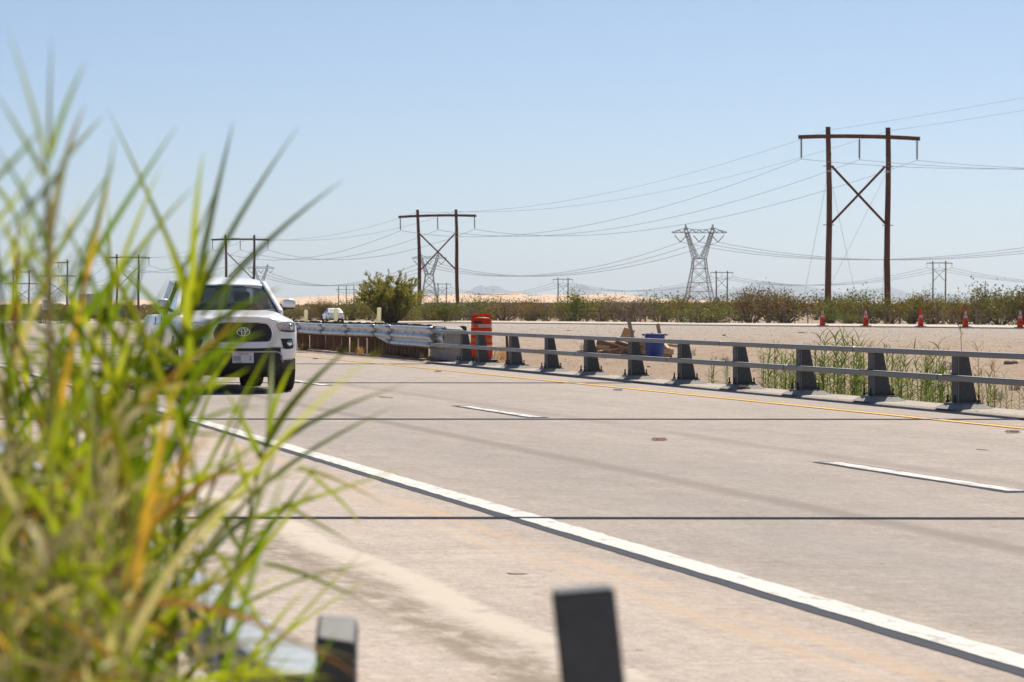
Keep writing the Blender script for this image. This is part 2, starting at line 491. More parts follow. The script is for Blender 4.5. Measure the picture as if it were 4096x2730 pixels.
M['leaf_straw'] = leafmat('blade_straw', (.50, .44, .20), (.62, .56, .33), .42, 5, .4, (1.25, 1.2, .8), .06)
M['leaf_ochre'] = leafmat('blade_ochre', (.44, .31, .06), (.52, .39, .10), .42, 5, .5, (1.5, 1.2, .5), .06)
M['leaf_brown'] = leafmat('blade_brown', (.22, .115, .04), (.30, .17, .07), .38, 5, .4, (1.3, 1.1, .6), .05)
M['stem_pale'] = leafmat('reed_sheath_pale', (.42, .37, .14), (.50, .45, .22), .25, 8, .3, (1.2, 1.15, .7), .08)
M['car_white'] = pmat('white_car_paint', (.90, .90, .895), (.88, .88, .88), .6, .30, coat=.6)
M['black_trim'] = pmat('black_plastic_trim', (.012, .012, .013), (.018, .018, .019), 5, .5)
M['grille'] = pmat('grille_black', (.008, .008, .009), (.012, .012, .013), 5, .35)
M['chrome'] = pmat('chrome', (.80, .81, .83), (.76, .77, .79), 3, .12, metal=1.0)
M['silver'] = pmat('silver_trim', (.42, .43, .45), (.48, .49, .50), 3, .35, metal=.6)
M['lamp_silver'] = pmat('lamp_reflector', (.60, .61, .63), (.52, .53, .55), 6, .3, metal=.3)
M['tyre'] = pmat('tyre', (.010, .010, .010), (.016, .016, .016), 8, .8)
M['rim'] = pmat('alloy_rim', (.38, .39, .40), (.30, .31, .32), 5, .35, metal=.7)
M['interior'] = pmat('car_interior', (.016, .017, .019), (.03, .031, .034), 4, .8)
M['amber'] = pmat('amber_lens', (.60, .22, .03), (.55, .18, .02), 5, .2)
M['tail_red'] = pmat('tail_lamp', (.16, .03, .03), (.10, .025, .025), 5, .2)
M['plate'] = pmat('plate_white', (.72, .73, .74), (.68, .69, .70), 6, .4)
M['plate_grey'] = pmat('plate_grey', (.36, .37, .38), (.38, .39, .40), 6, .5)
M['plate_red'] = pmat('plate_red_ink', (.50, .04, .05), (.45, .04, .05), 6, .5)
M['ink'] = pmat('dark_ink', (.03, .03, .04), (.04, .04, .05), 6, .6)
M['glass'] = glassmat('window_glass', (.19, .235, .24))
M['glass_dark'] = glassmat('side_glass', (.06, .075, .08))
M['glass_clear'] = glassmat('lamp_glass', (.9, .92, .94))
M['sedan_glass'] = glassmat('sedan_glass', (.10, .13, .14))
M['box_grey'] = pmat('trailer_grey', (.42, .42, .40), (.36, .36, .35), 1, .6)
M['sign_white'] = pmat('sign_white', (.72, .72, .70), (.68, .68, .66), 2, .5)
M['tan_debris'] = pmat('yellow_debris', (.68, .40, .10), (.6, .34, .08), 5, .8)

# ================================================================== THE SETTING
def sheet(name, mat, rows, parent=None, kind=None):
    o = MB().grid(rows).build(name, mat, parent)
    if kind: o['kind'] = kind
    return o

# ground: one sheet to beyond the mountains, finer where the lens looks
def build_ground():
    rad = [0.6]
    while rad[-1] < 48000:
        r = rad[-1]
        rad.append(r + (max(0.25, r * 0.012) if r < 130 else r * 0.03 if r < 1500 else r * 0.12))
    angs = []
    a = -180.0
    while a < 180:
        angs.append(a)
        d = a - math.degrees(TH)
        a += 0.22 if -9.5 < d < 11.5 else (1.0 if -25 < d < 30 else 6.0)
    rows = []
    for r in rad:
        rows.append([(r * sin(radians(b)), r * cos(radians(b)), ground_h(r * sin(radians(b)), r * cos(radians(b)))) for b in angs + [180.0]])
    mb = MB(); mb.grid(rows)
    o = mb.build('ground', M['ground'], smooth=True)
    o['kind'] = 'structure'
build_ground()

YS = [-25 + 2.5 * i for i in range(0, 60)] + [125 + 12 * i for i in range(0, 26)]
road = sheet('road', M['road'], [[(x + curve(y), y, 0.0) for x in (-0.35, 2.0, 4.4, 6.5, 8.6, 11, 13, 14.42)] for y in YS], kind='structure')
sheet('road_edge', M['curb'], [[(-0.35 + curve(y), y, 0.0), (-0.36 + curve(y), y, -0.3)] for y in YS], road)

def strip(name, mat, L0, L1, y0, y1, z, jit0=0.0, jit1=0.0, step=0.22, seed=0, soft=1.2):
    n = max(2, int((y1 - y0) / step)); rows = []
    st = step
    y = y0; ys = []
    while y < y1:
        ys.append(y); y += step if y < 60 else 2.0
    ys.append(y1)
    for y in ys:
        a = (fbm(y * soft + seed, seed + 2.2, 3) - .45) * jit0; b = (fbm(y * soft + 40 + seed, seed + 7.7, 3) - .45) * jit1
        rows.append([(L0 + a + curve(y), y, z), (L1 + b + curve(y), y, z)])
    return sheet(name, mat, rows, road)

strip('edge_line_border', M['black_line'], 4.37, 4.48, -10, 300, .003, .025, 0, seed=1, step=.12, soft=3)
strip('edge_line', M['white_line'], 4.455, 4.64, -10, 300, .006, .025, .05, seed=3, step=.07, soft=5.0)
strip('centre_line', M['yellow_line'], 13.00, 13.16, 0, 380, .008, .03, .03, seed=5)
strip('centre_line_border', M['black_line'], 13.15, 13.24, 0, 300, .004, 0, .03, seed=6)
dA0, dA1 = lp(3318, 8.64), lp(4062, 8.64)
CYC = 14.9
for k in range(-1, 14):
    a, b = dA1 + k * CYC, dA0 + k * CYC
    if k > 6: b = a + 3.9
    strip('lane_dash_border', M['black_line'], 8.52, 8.785, a - .12, b + .35 * hash2(k, 2) + .1, .004, .05, .05, seed=k * 3 + 9, soft=3)
    strip('lane_dash', M['dash_line'], 8.57, 8.735, a, b, .008, .05, .05, seed=k * 5 + 2, soft=4)

def joint(z, tilt=0.0):
    p, q = Vector((-0.34, 0)), Vector((14.4, 0))
    rows = []
    for i in range(161):
        x = -0.34 + (14.74) * i / 160
        zz = z + tilt * (x - 6)
        y = (zz - x * ST) / CT + (fbm(x * .6, z) - .5) * .05
        w = .058 + .05 * (fbm(x * 2.5, z + 9) - .5)
        c = curve(y)
        rows.append([(x + c, y - w, .0015), (x + c, y - w * .75, .010), (x + c, y, .013), (x + c, y + w * .75, .010), (x + c, y + w, .0015)])
    o = MB().grid(rows).build('joint_seal', M['seal'], road, smooth=True)
for k in range(7):
    joint(19.47 + 16.75 * k, -0.010 if k < 2 else -.02)

# small worn marks on the pavement
def blotch(px, py, rx, ry, mat, name='pavement_stain', z=.003, seed=0):
    p = gp(px, py); mb = MB(); n = 14
    vs = [(p.x, p.y, z)] + [(p.x + rx * cos(2 * pi * i / n) * (.6 + .7 * hash2(i, seed)), p.y + ry * sin(2 * pi * i / n) * (.6 + .7 * hash2(i, seed + 3)), z) for i in range(n)]
    mb.add(vs, [(0, 1 + i, 1 + (i + 1) % n) for i in range(n)]).build(name, mat, road)
blotch(2070, 2294, .05, .10, M['curb'], seed=2, z=.005)
blotch(1540, 1590, .10, .5, M['stain'], seed=5)
blotch(3930, 1800, .05, .10, M['stain'], seed=7)

# kerb band under the far railing
sheet('kerb', M['curb'], [[(14.36 + curve(y), y, .002), (14.40 + curve(y), y, .022), (15.10 + .06 * fbm(y, 1) + curve(y), y, .022), (15.16 + .1 * fbm(y * 1.3, 3) + curve(y), y, -.14)] for y in [30 + .5 * i for i in range(84)]], kind='structure')
# gravel verge below the guardrail
vrows = []
for i in range(110):
    y = 70 + i * .8
    vrows.append([(14.20 + .25 * fbm(y * .8, 4) + curve(y), y, .004), (14.5 + curve(y), y, .03 + .03 * fbm(y * 2, 9)), (15.0 + curve(y), y, .04 + .05 * fbm(y * 2, 5)), (15.7 + curve(y), y, .05), (16.6 + curve(y), y, -.02)])
sheet('gravel_verge', M['ground'], vrows, kind='structure')

# the other carriageway, beyond the median
FR = [(5200, 155), (4500, 162), (4096, 168), (3683, 176), (3290, 183), (2900, 191), (2400, 204), (2100, 213), (1800, 228), (1600, 248), (1480, 272), (1344, 300), (1150, 312), (900, 312), (540, 300), (0, 288), (-700, 280)]
def far_pt(px, z, dz=0.0, h=0.0):
    p = px3(px, HORIZON, z); g = ground_h(p.x, p.y)
    d = Vector((p.x, p.y)).normalized()
    q = Vector((p.x, p.y)) + d * dz
    return (q.x, q.y, g + h)
def densify(pl, n=6):
    out = []
    for (a, b), (c, d) in zip(pl[:-1], pl[1:]):
        out += [(a + (c - a) * i / n, b + (d - b) * i / n) for i in range(n)]
    return out + [pl[-1]]
FRD = densify(FR)
fr = sheet('far_road', M['farroad'], [[far_pt(a, b, 0, -.05), far_pt(a, b, .02, .07), far_pt(a, b, 16, .10), far_pt(a, b, 40 if a < 1500 else 16.2, .06 if a < 1500 else -.1)] for a, b in FRD], kind='structure')
sheet('far_edge_line', M['white_line'], [[far_pt(a, b, .6, .079), far_pt(a, b, 1.0, .08)] for a, b in FRD], fr)
sheet('far_centre_line', M['yellow_line'], [[far_pt(a, b, 14.2, .104), far_pt(a, b, 15.2, .106)] for a, b in FRD if a > 1500], fr)

# dunes
def ridge(name, mat, pts, z, depth, base, kind='structure', smooth=True, seed=0, rough=0.0, n=4):
    """a ridge with its crest at the given outline, sloping down to both sides"""
    pl = []
    for (a, b), (c, d) in zip(pts[:-1], pts[1:]):
        pl += [(a + (c - a) * i / n, b + (d - b) * (3 * (i / n) ** 2 - 2 * (i / n) ** 3)) for i in range(n)]
    pl.append(pts[-1])
    rows = []
    for f, hh in ((-1.0, 0), (-.72, .22), (-.45, .46), (-.2, .78), (0, 1.0), (.35, .6), (1.0, 0)):
        row = []
        for px, py in pl:
            c = px3(px, py, z)
            d = Vector((c.x, c.y)).normalized()
            k = f + (0.16 * (fbm(px * .013 + seed, f * 3) - .5) if abs(f) < .9 and f != 0 else 0)
            hgt = base + (c.z - base) * max(0, hh + (rough * (fbm(px * .03 + seed, f * 5 + 2) - .5) if hh not in (0, 1.0) else 0))
            row.append((c.x + d.x * k * depth, c.y + d.y * k * depth, hgt))
        rows.append(row)
    o = MB().grid(rows).build(name, mat, smooth=smooth); o['kind'] = kind
    return o
dune_pts = [(-900, 1212), (-500, 1207), (-200, 1212), (0, 1208), (120, 1206), (300, 1211), (480, 1203), (560, 1200), (640, 1204), (760, 1198), (900, 1196), (1050, 1190), (1150, 1193), (1230, 1189), (1300, 1186), (1400, 1179), (1470, 1184), (1560, 1180), (1700, 1179), (1760, 1183), (1860, 1174), (1930, 1179),
            (2010, 1174), (2070, 1171), (2130, 1187), (2180, 1178), (2230, 1181), (2290, 1176), (2330, 1182), (2400, 1178), (2460, 1176), (2520, 1183), (2590, 1191), (2660, 1197), (2760, 1201), (2950, 1203), (3300, 1207), (3800, 1209), (4400, 1210), (5000, 1212)]
ridge('dunes', M['sand_dune'], dune_pts, 3600, 900, -1.0, rough=.25, seed=3)
dune_pts2 = [(-900, 1217), (-300, 1214), (100, 1216), (500, 1213), (900, 1210), (1200, 1206), (1500, 1204), (1800, 1200), (2000, 1203), (2200, 1199), (2500, 1204), (2800, 1209), (3400, 1214), (4600, 1216)]
ridge('foothill_dunes', M['sand_dune'], dune_pts2, 2850, 420, -1.5, rough=.3, seed=8)
mt = [(1480, 1190), (1560, 1188), (1640, 1180), (1720, 1163), (1760, 1160), (1800, 1170), (1850, 1176), (1880, 1162), (1905, 1148), (1925, 1144), (1945, 1148), (1975, 1143), (2000, 1147), (2020, 1160), (2060, 1168), (2110, 1178), (2180, 1186), (2260, 1176), (2280, 1152), (2300, 1146), (2315, 1142), (2335, 1139), (2350, 1146), (2365, 1158), (2400, 1170), (2440, 1180),
      (2520, 1187), (2550, 1176), (2590, 1164), (2620, 1168), (2660, 1156), (2700, 1150), (2740, 1146), (2790, 1152), (2840, 1156), (2900, 1158), (2960, 1150), (3000, 1138), (3040, 1130), (3070, 1126), (3110, 1134), (3150, 1140), (3210, 1143), (3260, 1152), (3310, 1160), (3370, 1172), (3420, 1162), (3460, 1156), (3500, 1154), (3560, 1148), (3600, 1160), (3640, 1172), (3720, 1166), (3800, 1178), (3950, 1186), (4200, 1190), (4700, 1196)]
ridge('mountains', M['mountain'], [(a, 1217 - (1217 - b) * 1.0) for a, b in mt], 30000, 5000, -30.0, rough=.5, seed=5, n=3, smooth=False)
mb = MB()
rows = []
for i in range(60):
    px = 1700 + i * 22
    top = 1211.5 - 1.5 * (fbm(px * .01, 2) - .4)
    c = px3(px, top, 900)
    d = Vector((c.x, c.y)).normalized()
    rows.append([(c.x - d.x * 4, c.y - d.y * 4, -.6), (c.x, c.y, c.z), (c.x + d.x * 3, c.y + d.y * 3, c.z), (c.x + d.x * 8, c.y + d.y * 8, -.6)])
mb.grid(rows).build('embankment', M['embankment'])['kind'] = 'structure'

# ================================================================== FAR BRIDGE RAILING
RX = 14.50                                  # face of the posts
post_px = [1909, 2039, 2184, 2342, 2517, 2711, 2933, 3186, 3479, 3819]
post_y = [37.06 + 3.171 * i for i in range(10)][::-1]
post_y = [67.3] + post_y + [33.9, 30.7]
rail = thing('bridge_railing', 'grey steel bridge railing of two rails on tapered posts across the road', 'railing', (RX, 50, 0))
def railing_post(parent, y, first=[None]):
    if first[0] is None:
        mb = MB()
        # tapered box post: front flange, body with a painted edge highlight, widening to the foot
        mb.prism([(0.012, .10), (.012, .70), (.155, .70), (.275, .10)], -.095, .095)
        p = mb.mesh('post', M['galv_post'])
        fl = MB().box((.006, 0, .40), (.012, .20, .60)).mesh('flange', M['galv_post'])
        highlight = MB().bar((.0135, -.0965, .10), (.0135, -.0965, .70), .007, .003, up=(0, 1, 0)).mesh('edge_highlight', M['silver'])  # silver strip stands in for the bright glint along the flange edge
        pl = MB().box((.12, 0, .09), (.40, .36, .022)).mesh('base_plate', M['galv_dark'])
        b = MB()
        b.lathe([(.026, .10), (.026, .128), (.013, .128), (.013, .20)], 8)
        bo = b.mesh('anchor_bolt', M['bolt'])
        pf = MB()
        r0 = [(-.17, -.33, .02), (.42, -.33, .02), (.42, .33, .02), (-.17, .33, .02)]
        r1 = [(-.07, -.22, .082), (.33, -.22, .082), (.33, .22, .082), (-.07, .22, .082)]
        pf.loft([r0, r1])
        pm = pf.mesh('concrete_pad', M['concrete'])
        first[0] = (p, fl, highlight, pl, bo, pm)
    p, fl, highlight, pl, bo, pm = first[0]
    y -= 50
    po = obj('post', p, parent); po.location = (0, y, 0); po.rotation_euler = (.012 * (hash2(y, 3) - .5), .02 * (hash2(y, 1) - .5), .04 * (hash2(y, 2) - .5))
    o = obj('flange', fl, po)
    o = obj('edge_highlight', highlight, po)
    o = obj('base_plate', pl, po)
    for bx, by in ((-.045, -.13), (-.045, .13), (.28, -.13), (.28, .13)):
        o = obj('anchor_bolt', bo, po); o.location = (bx, by, 0)
    c = obj('concrete_pad', pm, parent); c.location = (0, y, 0)
for y in post_y:
    railing_post(rail, y)
def rail_tube(name, z0, z1, cuts, dx):
    for a, b in zip(cuts[:-1], cuts[1:]):
        mb = MB()
        mb.box((-.075 + dx, (a + b) / 2 - 50, (z0 + z1) / 2), (.15, b - a - .025, z1 - z0))
        mb.build(name, M['galv_dark'], rail, bevel=.012)
        if b < 70:
            MB().box((-.075 + dx, b - 50, (z0 + z1) / 2), (.134, .06, z1 - z0 - .016)).build('splice_sleeve', M['bolt'], rail)
rail_tube('top_rail', .700, .77, [22, 34.3, 40.55, 46.9, 53.2, 59.5, 65.9, 70.0], .0)
rail_tube('lower_rail', .380, .455, [22, 31, 37.3, 43.65, 50.0, 56.3, 62.6, 70.0], .0)
for y in post_y[1:]:
    MB().box((-.075, y - 50 - .02, .458), (.11, .26, .007)).build('rail_clip', M['galv_dark'], rail)

# ================================================================== CONCRETE END BLOCK
blk = MB()
poly = [(70.0, .0), (70.0, .80), (70.35, .86), (72.05, .86), (72.05, .0)]
n = len(poly)
vs = [(14.76, y, z) for y, z in poly] + [(15.16, y, z - (.02 if z > .5 else 0)) for y, z in poly]
blk.add(vs, [tuple(range(n)), tuple(range(2 * n - 1, n - 1, -1))] + [(i, i + n, (i + 1) % n + n, (i + 1) % n) for i in range(n)])
for i in range(len(blk.v)):
    v = blk.v[i]; blk.v[i] = (v[0] - 14.76, v[1] - 70, v[2])
b = blk.build('concrete_end_block', M['concrete'], bevel=.02); b.location = (14.76, 70, -.01)
tag(b, 'pale concrete end block between the steel railing and the metal guardrail', 'concrete block')

# ================================================================== FAR GUARDRAIL (double faced, timber posts)
GX, GY0 = 14.84, 71.2
gr = thing('guardrail', 'galvanised double faced guardrail on timber posts left of the concrete block', 'guardrail', (GX, 72, 0))
Wp = [(0, .83), (-.035, .822), (-.080, .785), (-.080, .735), (-.02, .685), (-.012, .667), (-.02, .65), (-.080, .60), (-.080, .55), (-.035, .513), (0, .505)]
Tp = [(0, .83), (-.035, .822), (-.080, .785), (-.080, .735), (-.02, .685), (-.012, .667), (-.02, .65), (-.080, .60), (-.080, .55), (-.02, .495), (-.012, .475), (-.02, .455), (-.08, .405), (-.08, .355), (-.035, .318), (0, .305)]
def lerp_prof(t):
    # W beam (11) stretched to 16 points, to the thrie profile
    W = Wp[:9] + [(-.035, .513)] * 3 + [(-.02, .508)] * 2 + [(0, .505)] * 2
    return [(a[0] + (b_[0] - a[0]) * t, a[1] + (b_[1] - a[1]) * t) for a, b_ in zip(W, Tp)]
def panel(name, ya, yb, prof_a, prof_b, xs, mirror=False, mat='galv', ext=.0):
    rows = []
    k = max(2, int((yb - ya) / .6))
    for i in range(k + 1):
        f = i / k; y = ya + (yb - ya) * f
        rows.append([((-(p[0] + (q[0] - p[0]) * f) if mirror else (p[0] + (q[0] - p[0]) * f)) + xs + curve(y), y - 72, p[1] + (q[1] - p[1]) * f + .012 * sin(y * .35)) for p, q in zip(prof_a, prof_b)])
    o = MB().grid(rows).build(name, M[mat], gr, smooth=True)
    m = o.modifiers.new('thick', 'SOLIDIFY'); m.thickness = .006
    # dark lap edge at the near end of the panel
    e = MB()
    r0 = rows[0]
    for p, q in zip(r0[:-1], r0[1:]):
        s = -.006 if not mirror else .006
        e.bar((p[0] + s, p[1] - .004, p[2]), (q[0] + s, q[1] - .004, q[2]), .022, .008, up=(1, 0, 0))
    e.build('lap_edge', M['bolt'], o)
    # post bolts
    for i in range(int((yb - ya) / .95)):
        y = ya + .4 + i * .95
        if y > yb - .1: break
        x = (-.012 if not mirror else .012) + xs + curve(y)
        MB().box((x - .006, y - 72, .667 + .012 * sin(y * .35)), (.016, .05, .028)).build('bolt', M['bolt'], o)
    return o
ya = lp(1748, GX); yT = lp(1607, GX); yS = lp(1545, GX)
panel('rail_panel', 71.0, yT, Tp, Tp, 0)
panel('rail_panel', yT + .01, yS, Tp, lerp_prof(0), 0)
y = yS + .01
lens = [3.81] * 12
for l in lens:
    panel('rail_panel', y, y + l - .012, Wp, Wp, -.003)
    y += l
GY1 = y
# end shoe over the block
es = MB()
rows = []
for f in (0, .25, .5, .75, 1):
    yy = 70.35 + .68 * f
    rows.append([(p[0] * (.35 + .65 * f) + -.1 + .012 + (0), yy - 72, p[1]) for p in Tp])
es.grid(rows).build('end_shoe', M['galv'], gr, smooth=True).modifiers.new('thick', 'SOLIDIFY').thickness = .006
# back rail
bx0 = .36
y = 70.6
while y < GY1 - 4:
    panel('back_rail_panel', y, y + 3.8, Wp, Wp, bx0, mirror=True); y += 3.81
MB().lathe([(.02, -.10), (.09, -.09), (.10, 0), (.09, .07), (.02, .09)], 10, (bx0 + .04, 70.5 - 72, .77), 'Z').build('terminal_end', M['bolt'], gr, smooth=True)
# timber posts, blocks
post_me = MB().box((0, 0, .36), (.19, .20, 1.0)).mesh('timber_post', M['wood_post'])
blk_me = MB().box((0, 0, .66), (.09, .15, .40)).mesh('spacer_block', M['wood_top'])
yp = 73.0; rng = random.Random(4)
while yp < GY1 - 1:
    c = curve(yp)
    p = obj('timber_post', post_me, gr); p.location = (.19 + c, yp - 72, rng.uniform(-.01, .03)); p.rotation_euler = (0, rng.uniform(-.02, .02), rng.uniform(-.1, .1))
    for dx in (.045, .325):
        q = obj('spacer_block', blk_me, gr); q.location = (dx + c, yp - 72, rng.uniform(0, .03)); q.rotation_euler = (0, 0, rng.uniform(-.05, .05))
    if yp < 78.5:
        p2 = obj('timber_post', post_me, gr); p2.location = (.20 + c, yp - 72 + .45, -.02)
    yp += .95 if yp < 79 else 1.25
# a steel sleeve on one post
o = MB().box((.06 + curve(91.8), 91.8 - 72, .22), (.2, .2, .5)).build('steel_sleeve', M['galv'], gr)
for px, top in ((1184, 1238), (1274, 1240), (1389, 1235), (1552, 1231), (1120, 1241)):
    Y = lp(px, GX + .19)
    z = (GX + .19) * ST + Y * CT
    zt = CAMH - (top - HORIZON) * z / FPX
    mb = MB()
    h0 = .55
    rows = []
    n = 8
    prof = [(-.055, h0), (-.055, zt - .012), (-.04, zt), (.04, zt), (.055, zt - .012), (.055, h0)]
    mb.prism(prof, -.009, .009)
    d = mb.build('delineator', M['white_plastic'], gr); d.location = (.19 + curve(Y), Y - 72, 0); d.rotation_euler = (0, rng.uniform(-.03, .03), -.15)

# ================================================================== NEAR RAIL AND POSTS (out of focus, camera side)
nr = thing('near_railing', 'blurred pale steel rail end half hidden by the green reeds', 'railing', (.81, 6, 0))
MB().box((0, 13, .715), (.128, 16.1, .11)).build('top_rail', M['galv_near'], nr, bevel=.015)
MB().box((.0, 4.94, .715), (.12, .03, .10)).build('end_cap', M['galv_dark'], nr)
MB().box((.0, 13, .40), (.128, 16.1, .10)).build('lower_rail', M['galv_dark'], nr, bevel=.012)
for i in range(4):
    MB().prism([(-.20, 0), (-.08, .655), (-.065, .655), (-.065, 0)], 6.2 + i * 3.4, 6.4 + i * 3.4).build('post', M['galv_post'], nr)
nr.location = (.814, 0, 0)

P = px3(1345, 2510, 4.7)
np_ = thing('steel_post', 'blurred short dark post with a greyer cap at the end of the near rail', 'post', (P.x, P.y, 0))
w = .030
np_.rotation_euler = (0, 0, -TH)
mbp = MB(); mbp.loft([[(-w * 1.2, -w, -.1), (w, -w, -.1), (w, w, -.1), (-w * 1.2, w, -.1)], [(-w, -w, P.z - .04), (w * 1.05, -w, P.z - .05), (w * 1.05, w, P.z - .015), (-w, w, P.z - .01)]])
mbp.build('shaft', M['galv_post'], np_, bevel=.006)
MB().loft([[(-w * 1.08, -w * 1.1, P.z - .038), (w * 1.12, -w * 1.1, P.z - .048), (w * 1.12, w * 1.1, P.z - .01), (-w * 1.08, w * 1.1, P.z - .005)],
           [(-w * .95, -w, P.z - .012), (w, -w, P.z - .022), (w, w, P.z + .014), (-w * .95, w, P.z + .018)]]).build('cap', M['galv_post'], np_, bevel=.004)
for k in range(1):
    MB().box((0, -w * 1.05, P.z - .16), (w * 1.9, .006, .15)).build('steel_strap', M['galv_post'], np_)

P = px3(2335, 2352, 3.3)
q = thing('marker_post', 'blurred dark grey flat post standing upright at the bottom edge', 'post', (P.x + .012, P.y, 0))
q.rotation_euler = (0, 0, -TH)
mbp = MB()
mbp.loft([[(-.033 + .105, -.02, -.05), (.040 + .105, -.02, -.05), (.040 + .105, .02, -.05), (-.033 + .105, .02, -.05)],
          [(-.035 - .012, -.02, P.z - .003), (.033 - .012, -.02, P.z + .003), (.033 - .012, .02, P.z + .004), (-.035 - .012, .02, P.z - .002)]])
mbp.build('blade', M['black_trim'] if False else M['galv_post'], q, bevel=.005)
MB().box((.10, 0, .01), (.16, .12, .02)).build('foot_plate', M['galv_dark'], q)

# ================================================================== POWER LINES
RND = random.Random(11)
def hframe(px, z, top_py, label, group, ins=True, arm2=None, poles=2, lean=0.0, thick=.22, sp=4.8, arm=4.92, brace=True, dirx=None, bands=False):
    c = px3(px, HORIZON, z)
    H = CAMH + (HORIZON - top_py) * z / FPX
    g = ground_h(c.x, c.y) - .3
    ang = dirx
    t = thing('wood_pole_structure', label, 'utility pole', (c.x, c.y, g), ang, group)
    t.rotation_euler = (0, lean, ang)
    Hh = H - g
    xs = [-sp / 2, sp / 2] if poles == 2 else [-sp, 0, sp]
    for x in xs:
        hh = Hh * (1 + RND.uniform(-.004, .004))
        pts = [(x + .06 * sin(i * 1.1 + x), 0, hh * i / 6) for i in range(7)]
        p = MB().tube(pts, [thick * 1.12 - thick * .3 * i / 6 for i in range(7)], 10).build('pole', M['pole_wood'], t, smooth='auto')
        if bands:
            for zb in (Hh - 3.45, Hh - 2.1):
                MB().lathe([(thick * .92, zb), (thick * .92, zb + (.14 if zb < Hh - 3 else .06))], 10, (x + .03, 0, 0)).build('band', M['white_sheet'] if zb < Hh - 3 else M['bolt'], p)
            for zb in (Hh - 3.0, Hh - 7.5):
                MB().tube([(x - .45, 0, zb), (x + .45, 0, zb)], .03, 5).build('through_bolt', M['bolt'], p)
    za = Hh - .75
    attach = []
    if arm2 is None:
        bow = .12
        pts = [(-arm + 2 * arm * i / 8, -.26, za + bow * (1 - (i / 4 - 1) ** 2) - .08) for i in range(9)]
        if poles == 3: pts = [(-arm * 1.35 + 2.7 * arm * i / 8, -.26, za - 1.6) for i in range(9)]
        mb = MB()
        for a, b_ in zip(pts[:-1], pts[1:]): mb.bar(a, b_, .17, .30)
        mb.build('crossarm', M['pole_wood'], t)
        xi = (-arm + .22, 0, arm - .22) if poles == 2 else (-sp - 1, 0, sp + 1)
        ins_at = [(x, pts[0][2] if poles == 3 else za - .1) for x in xi]
    else:
        MB().bar((-sp / 2 - .4, -.26, za), (sp / 2 + .4, -.26, za), .17, .3).build('crossarm', M['pole_wood'], t)
        MB().bar((-arm, -.26, za - arm2), (arm, -.26, za - arm2), .17, .3).build('crossarm', M['pole_wood'], t)
        ins_at = [(0, za - .1), (0.0, za - arm2 - .1), (arm - .2, za - arm2 - .1), (-arm + .2, za - arm2 - .1)]
    for x, zi in ins_at:
        L = 1.65 if poles == 2 else 1.0
        mb = MB()
        prof = [(.02, zi - L)]
        for k in range(11):
            zz = zi - L + .12 + k * (L - .25) / 11
            prof += [(.03, zz), (.125, zz + .02), (.05, zz + .06)]
        prof += [(.02, zi)]
        mb.lathe(prof, 8, (x, -.26, 0))
        mb.build('insulator', M['insul'], t)
        attach.append((x, -.26, zi - L))
    if brace and poles == 2:
        zt = Hh - 3.0 - (arm2 or 0) * .9; zb = Hh - 7.5 - (arm2 or 0) * .5
        MB().bar((-sp / 2 + .15, -.22, zt), (sp / 2 - .15, -.22, zb), .13, .16).build('brace', M['pole_wood'], t)
        MB().bar((sp / 2 - .15, .22, zt), (-sp / 2 + .15, .22, zb), .13, .16).build('brace', M['pole_wood'], t)
    R = Matrix.Rotation(ang, 4, 'Z') @ Matrix.Rotation(lean, 4, 'Y')
    loc = Vector((c.x, c.y, g))
    cond = [loc + R @ Vector(a) for a in attach]
    shield = [loc + R @ Vector((x, 0, Hh - .25)) for x in (xs[0], xs[-1])]
    return cond, shield, t

s1 = [(3433, 234, 510), (1757, 378, 840), (960, 515, 941), (511, 683, 1018), (233, 820, 1040), (85, 945, 1079)]
P0 = px3(3433, HORIZON, 234); P5 = px3(511, HORIZON, 683)
ldir = Vector((P5.x - P0.x, P5.y - P0.y)).normalized()
lang = atan2(-ldir.x, ldir.y)
lab1 = ['tallest brown timber H-frame pole with crossed braces beside the far cones', 'brown timber H-frame pole rising behind the large green bush', 'timber H-frame pole standing directly behind the white pickup roof',
        'small timber H-frame pole seen through the reeds left of the pickup', 'distant double-arm timber pole right of the speed limit sign', 'farthest double-arm timber pole at the left, behind the reeds']
C1, S1_ = [], []
for k, (px, z, ty) in enumerate(s1):
    c, s, t = hframe(px, z, ty, lab1[k], 'timber H-frame poles of the near power line', arm2=(3.6 if k > 3 else None), lean=(-.022 if k == 1 else .0), dirx=lang, bands=(k == 0), thick=.23 if k < 3 else .26)
    C1.append(c[-3:] if k > 3 else c); S1_.append(s)

def span(a, b, sag, n=26):
    a, b = Vector(a), Vector(b)
    return [a.lerp(b, i / n) - Vector((0, 0, 4 * sag * (i / n) * (1 - i / n))) for i in range(n + 1)]
def wire(points_list, sags, r, label, group):
    mb = MB()
    for (a, b), s in zip(zip(points_list[:-1], points_list[1:]), sags):
        pts = span(a, b, s)
        mb.tube(pts, r if not callable(r) else [r(p) for p in pts], 4, caps=False)
    o = mb.build('power_cable', M['wire'])
    tag(o, label, 'cable', group)
def rad_at(p):
    z = p.x * ST + p.y * CT
    return max(.011, z * .000058)
def rad_thin(p):
    z = p.x * ST + p.y * CT
    return max(.006, z * .00004)
step = (P0 - px3(1757, HORIZON, 378))
nxt = P0 + step
for j in range(3):
    off = Vector(C1[0][j]) - P0
    e = nxt + off; e.z = C1[0][j].z - .7
    order = (1, 0, 2)
    pts = [e] + [C1[k][j if k < 4 else (2, 0, 1)[j]] for k in range(6)]
    wire(pts, [2.9, 2.75, 2.6, 2.6, 2.4, 2.2], rad_at, ['conductor cable hung from the outer left insulators of the H-frame poles', 'conductor cable hung from the middle insulators of the H-frame poles', 'conductor cable hung from the outer right insulators of the H-frame poles'][j], 'conductors of the near power line')
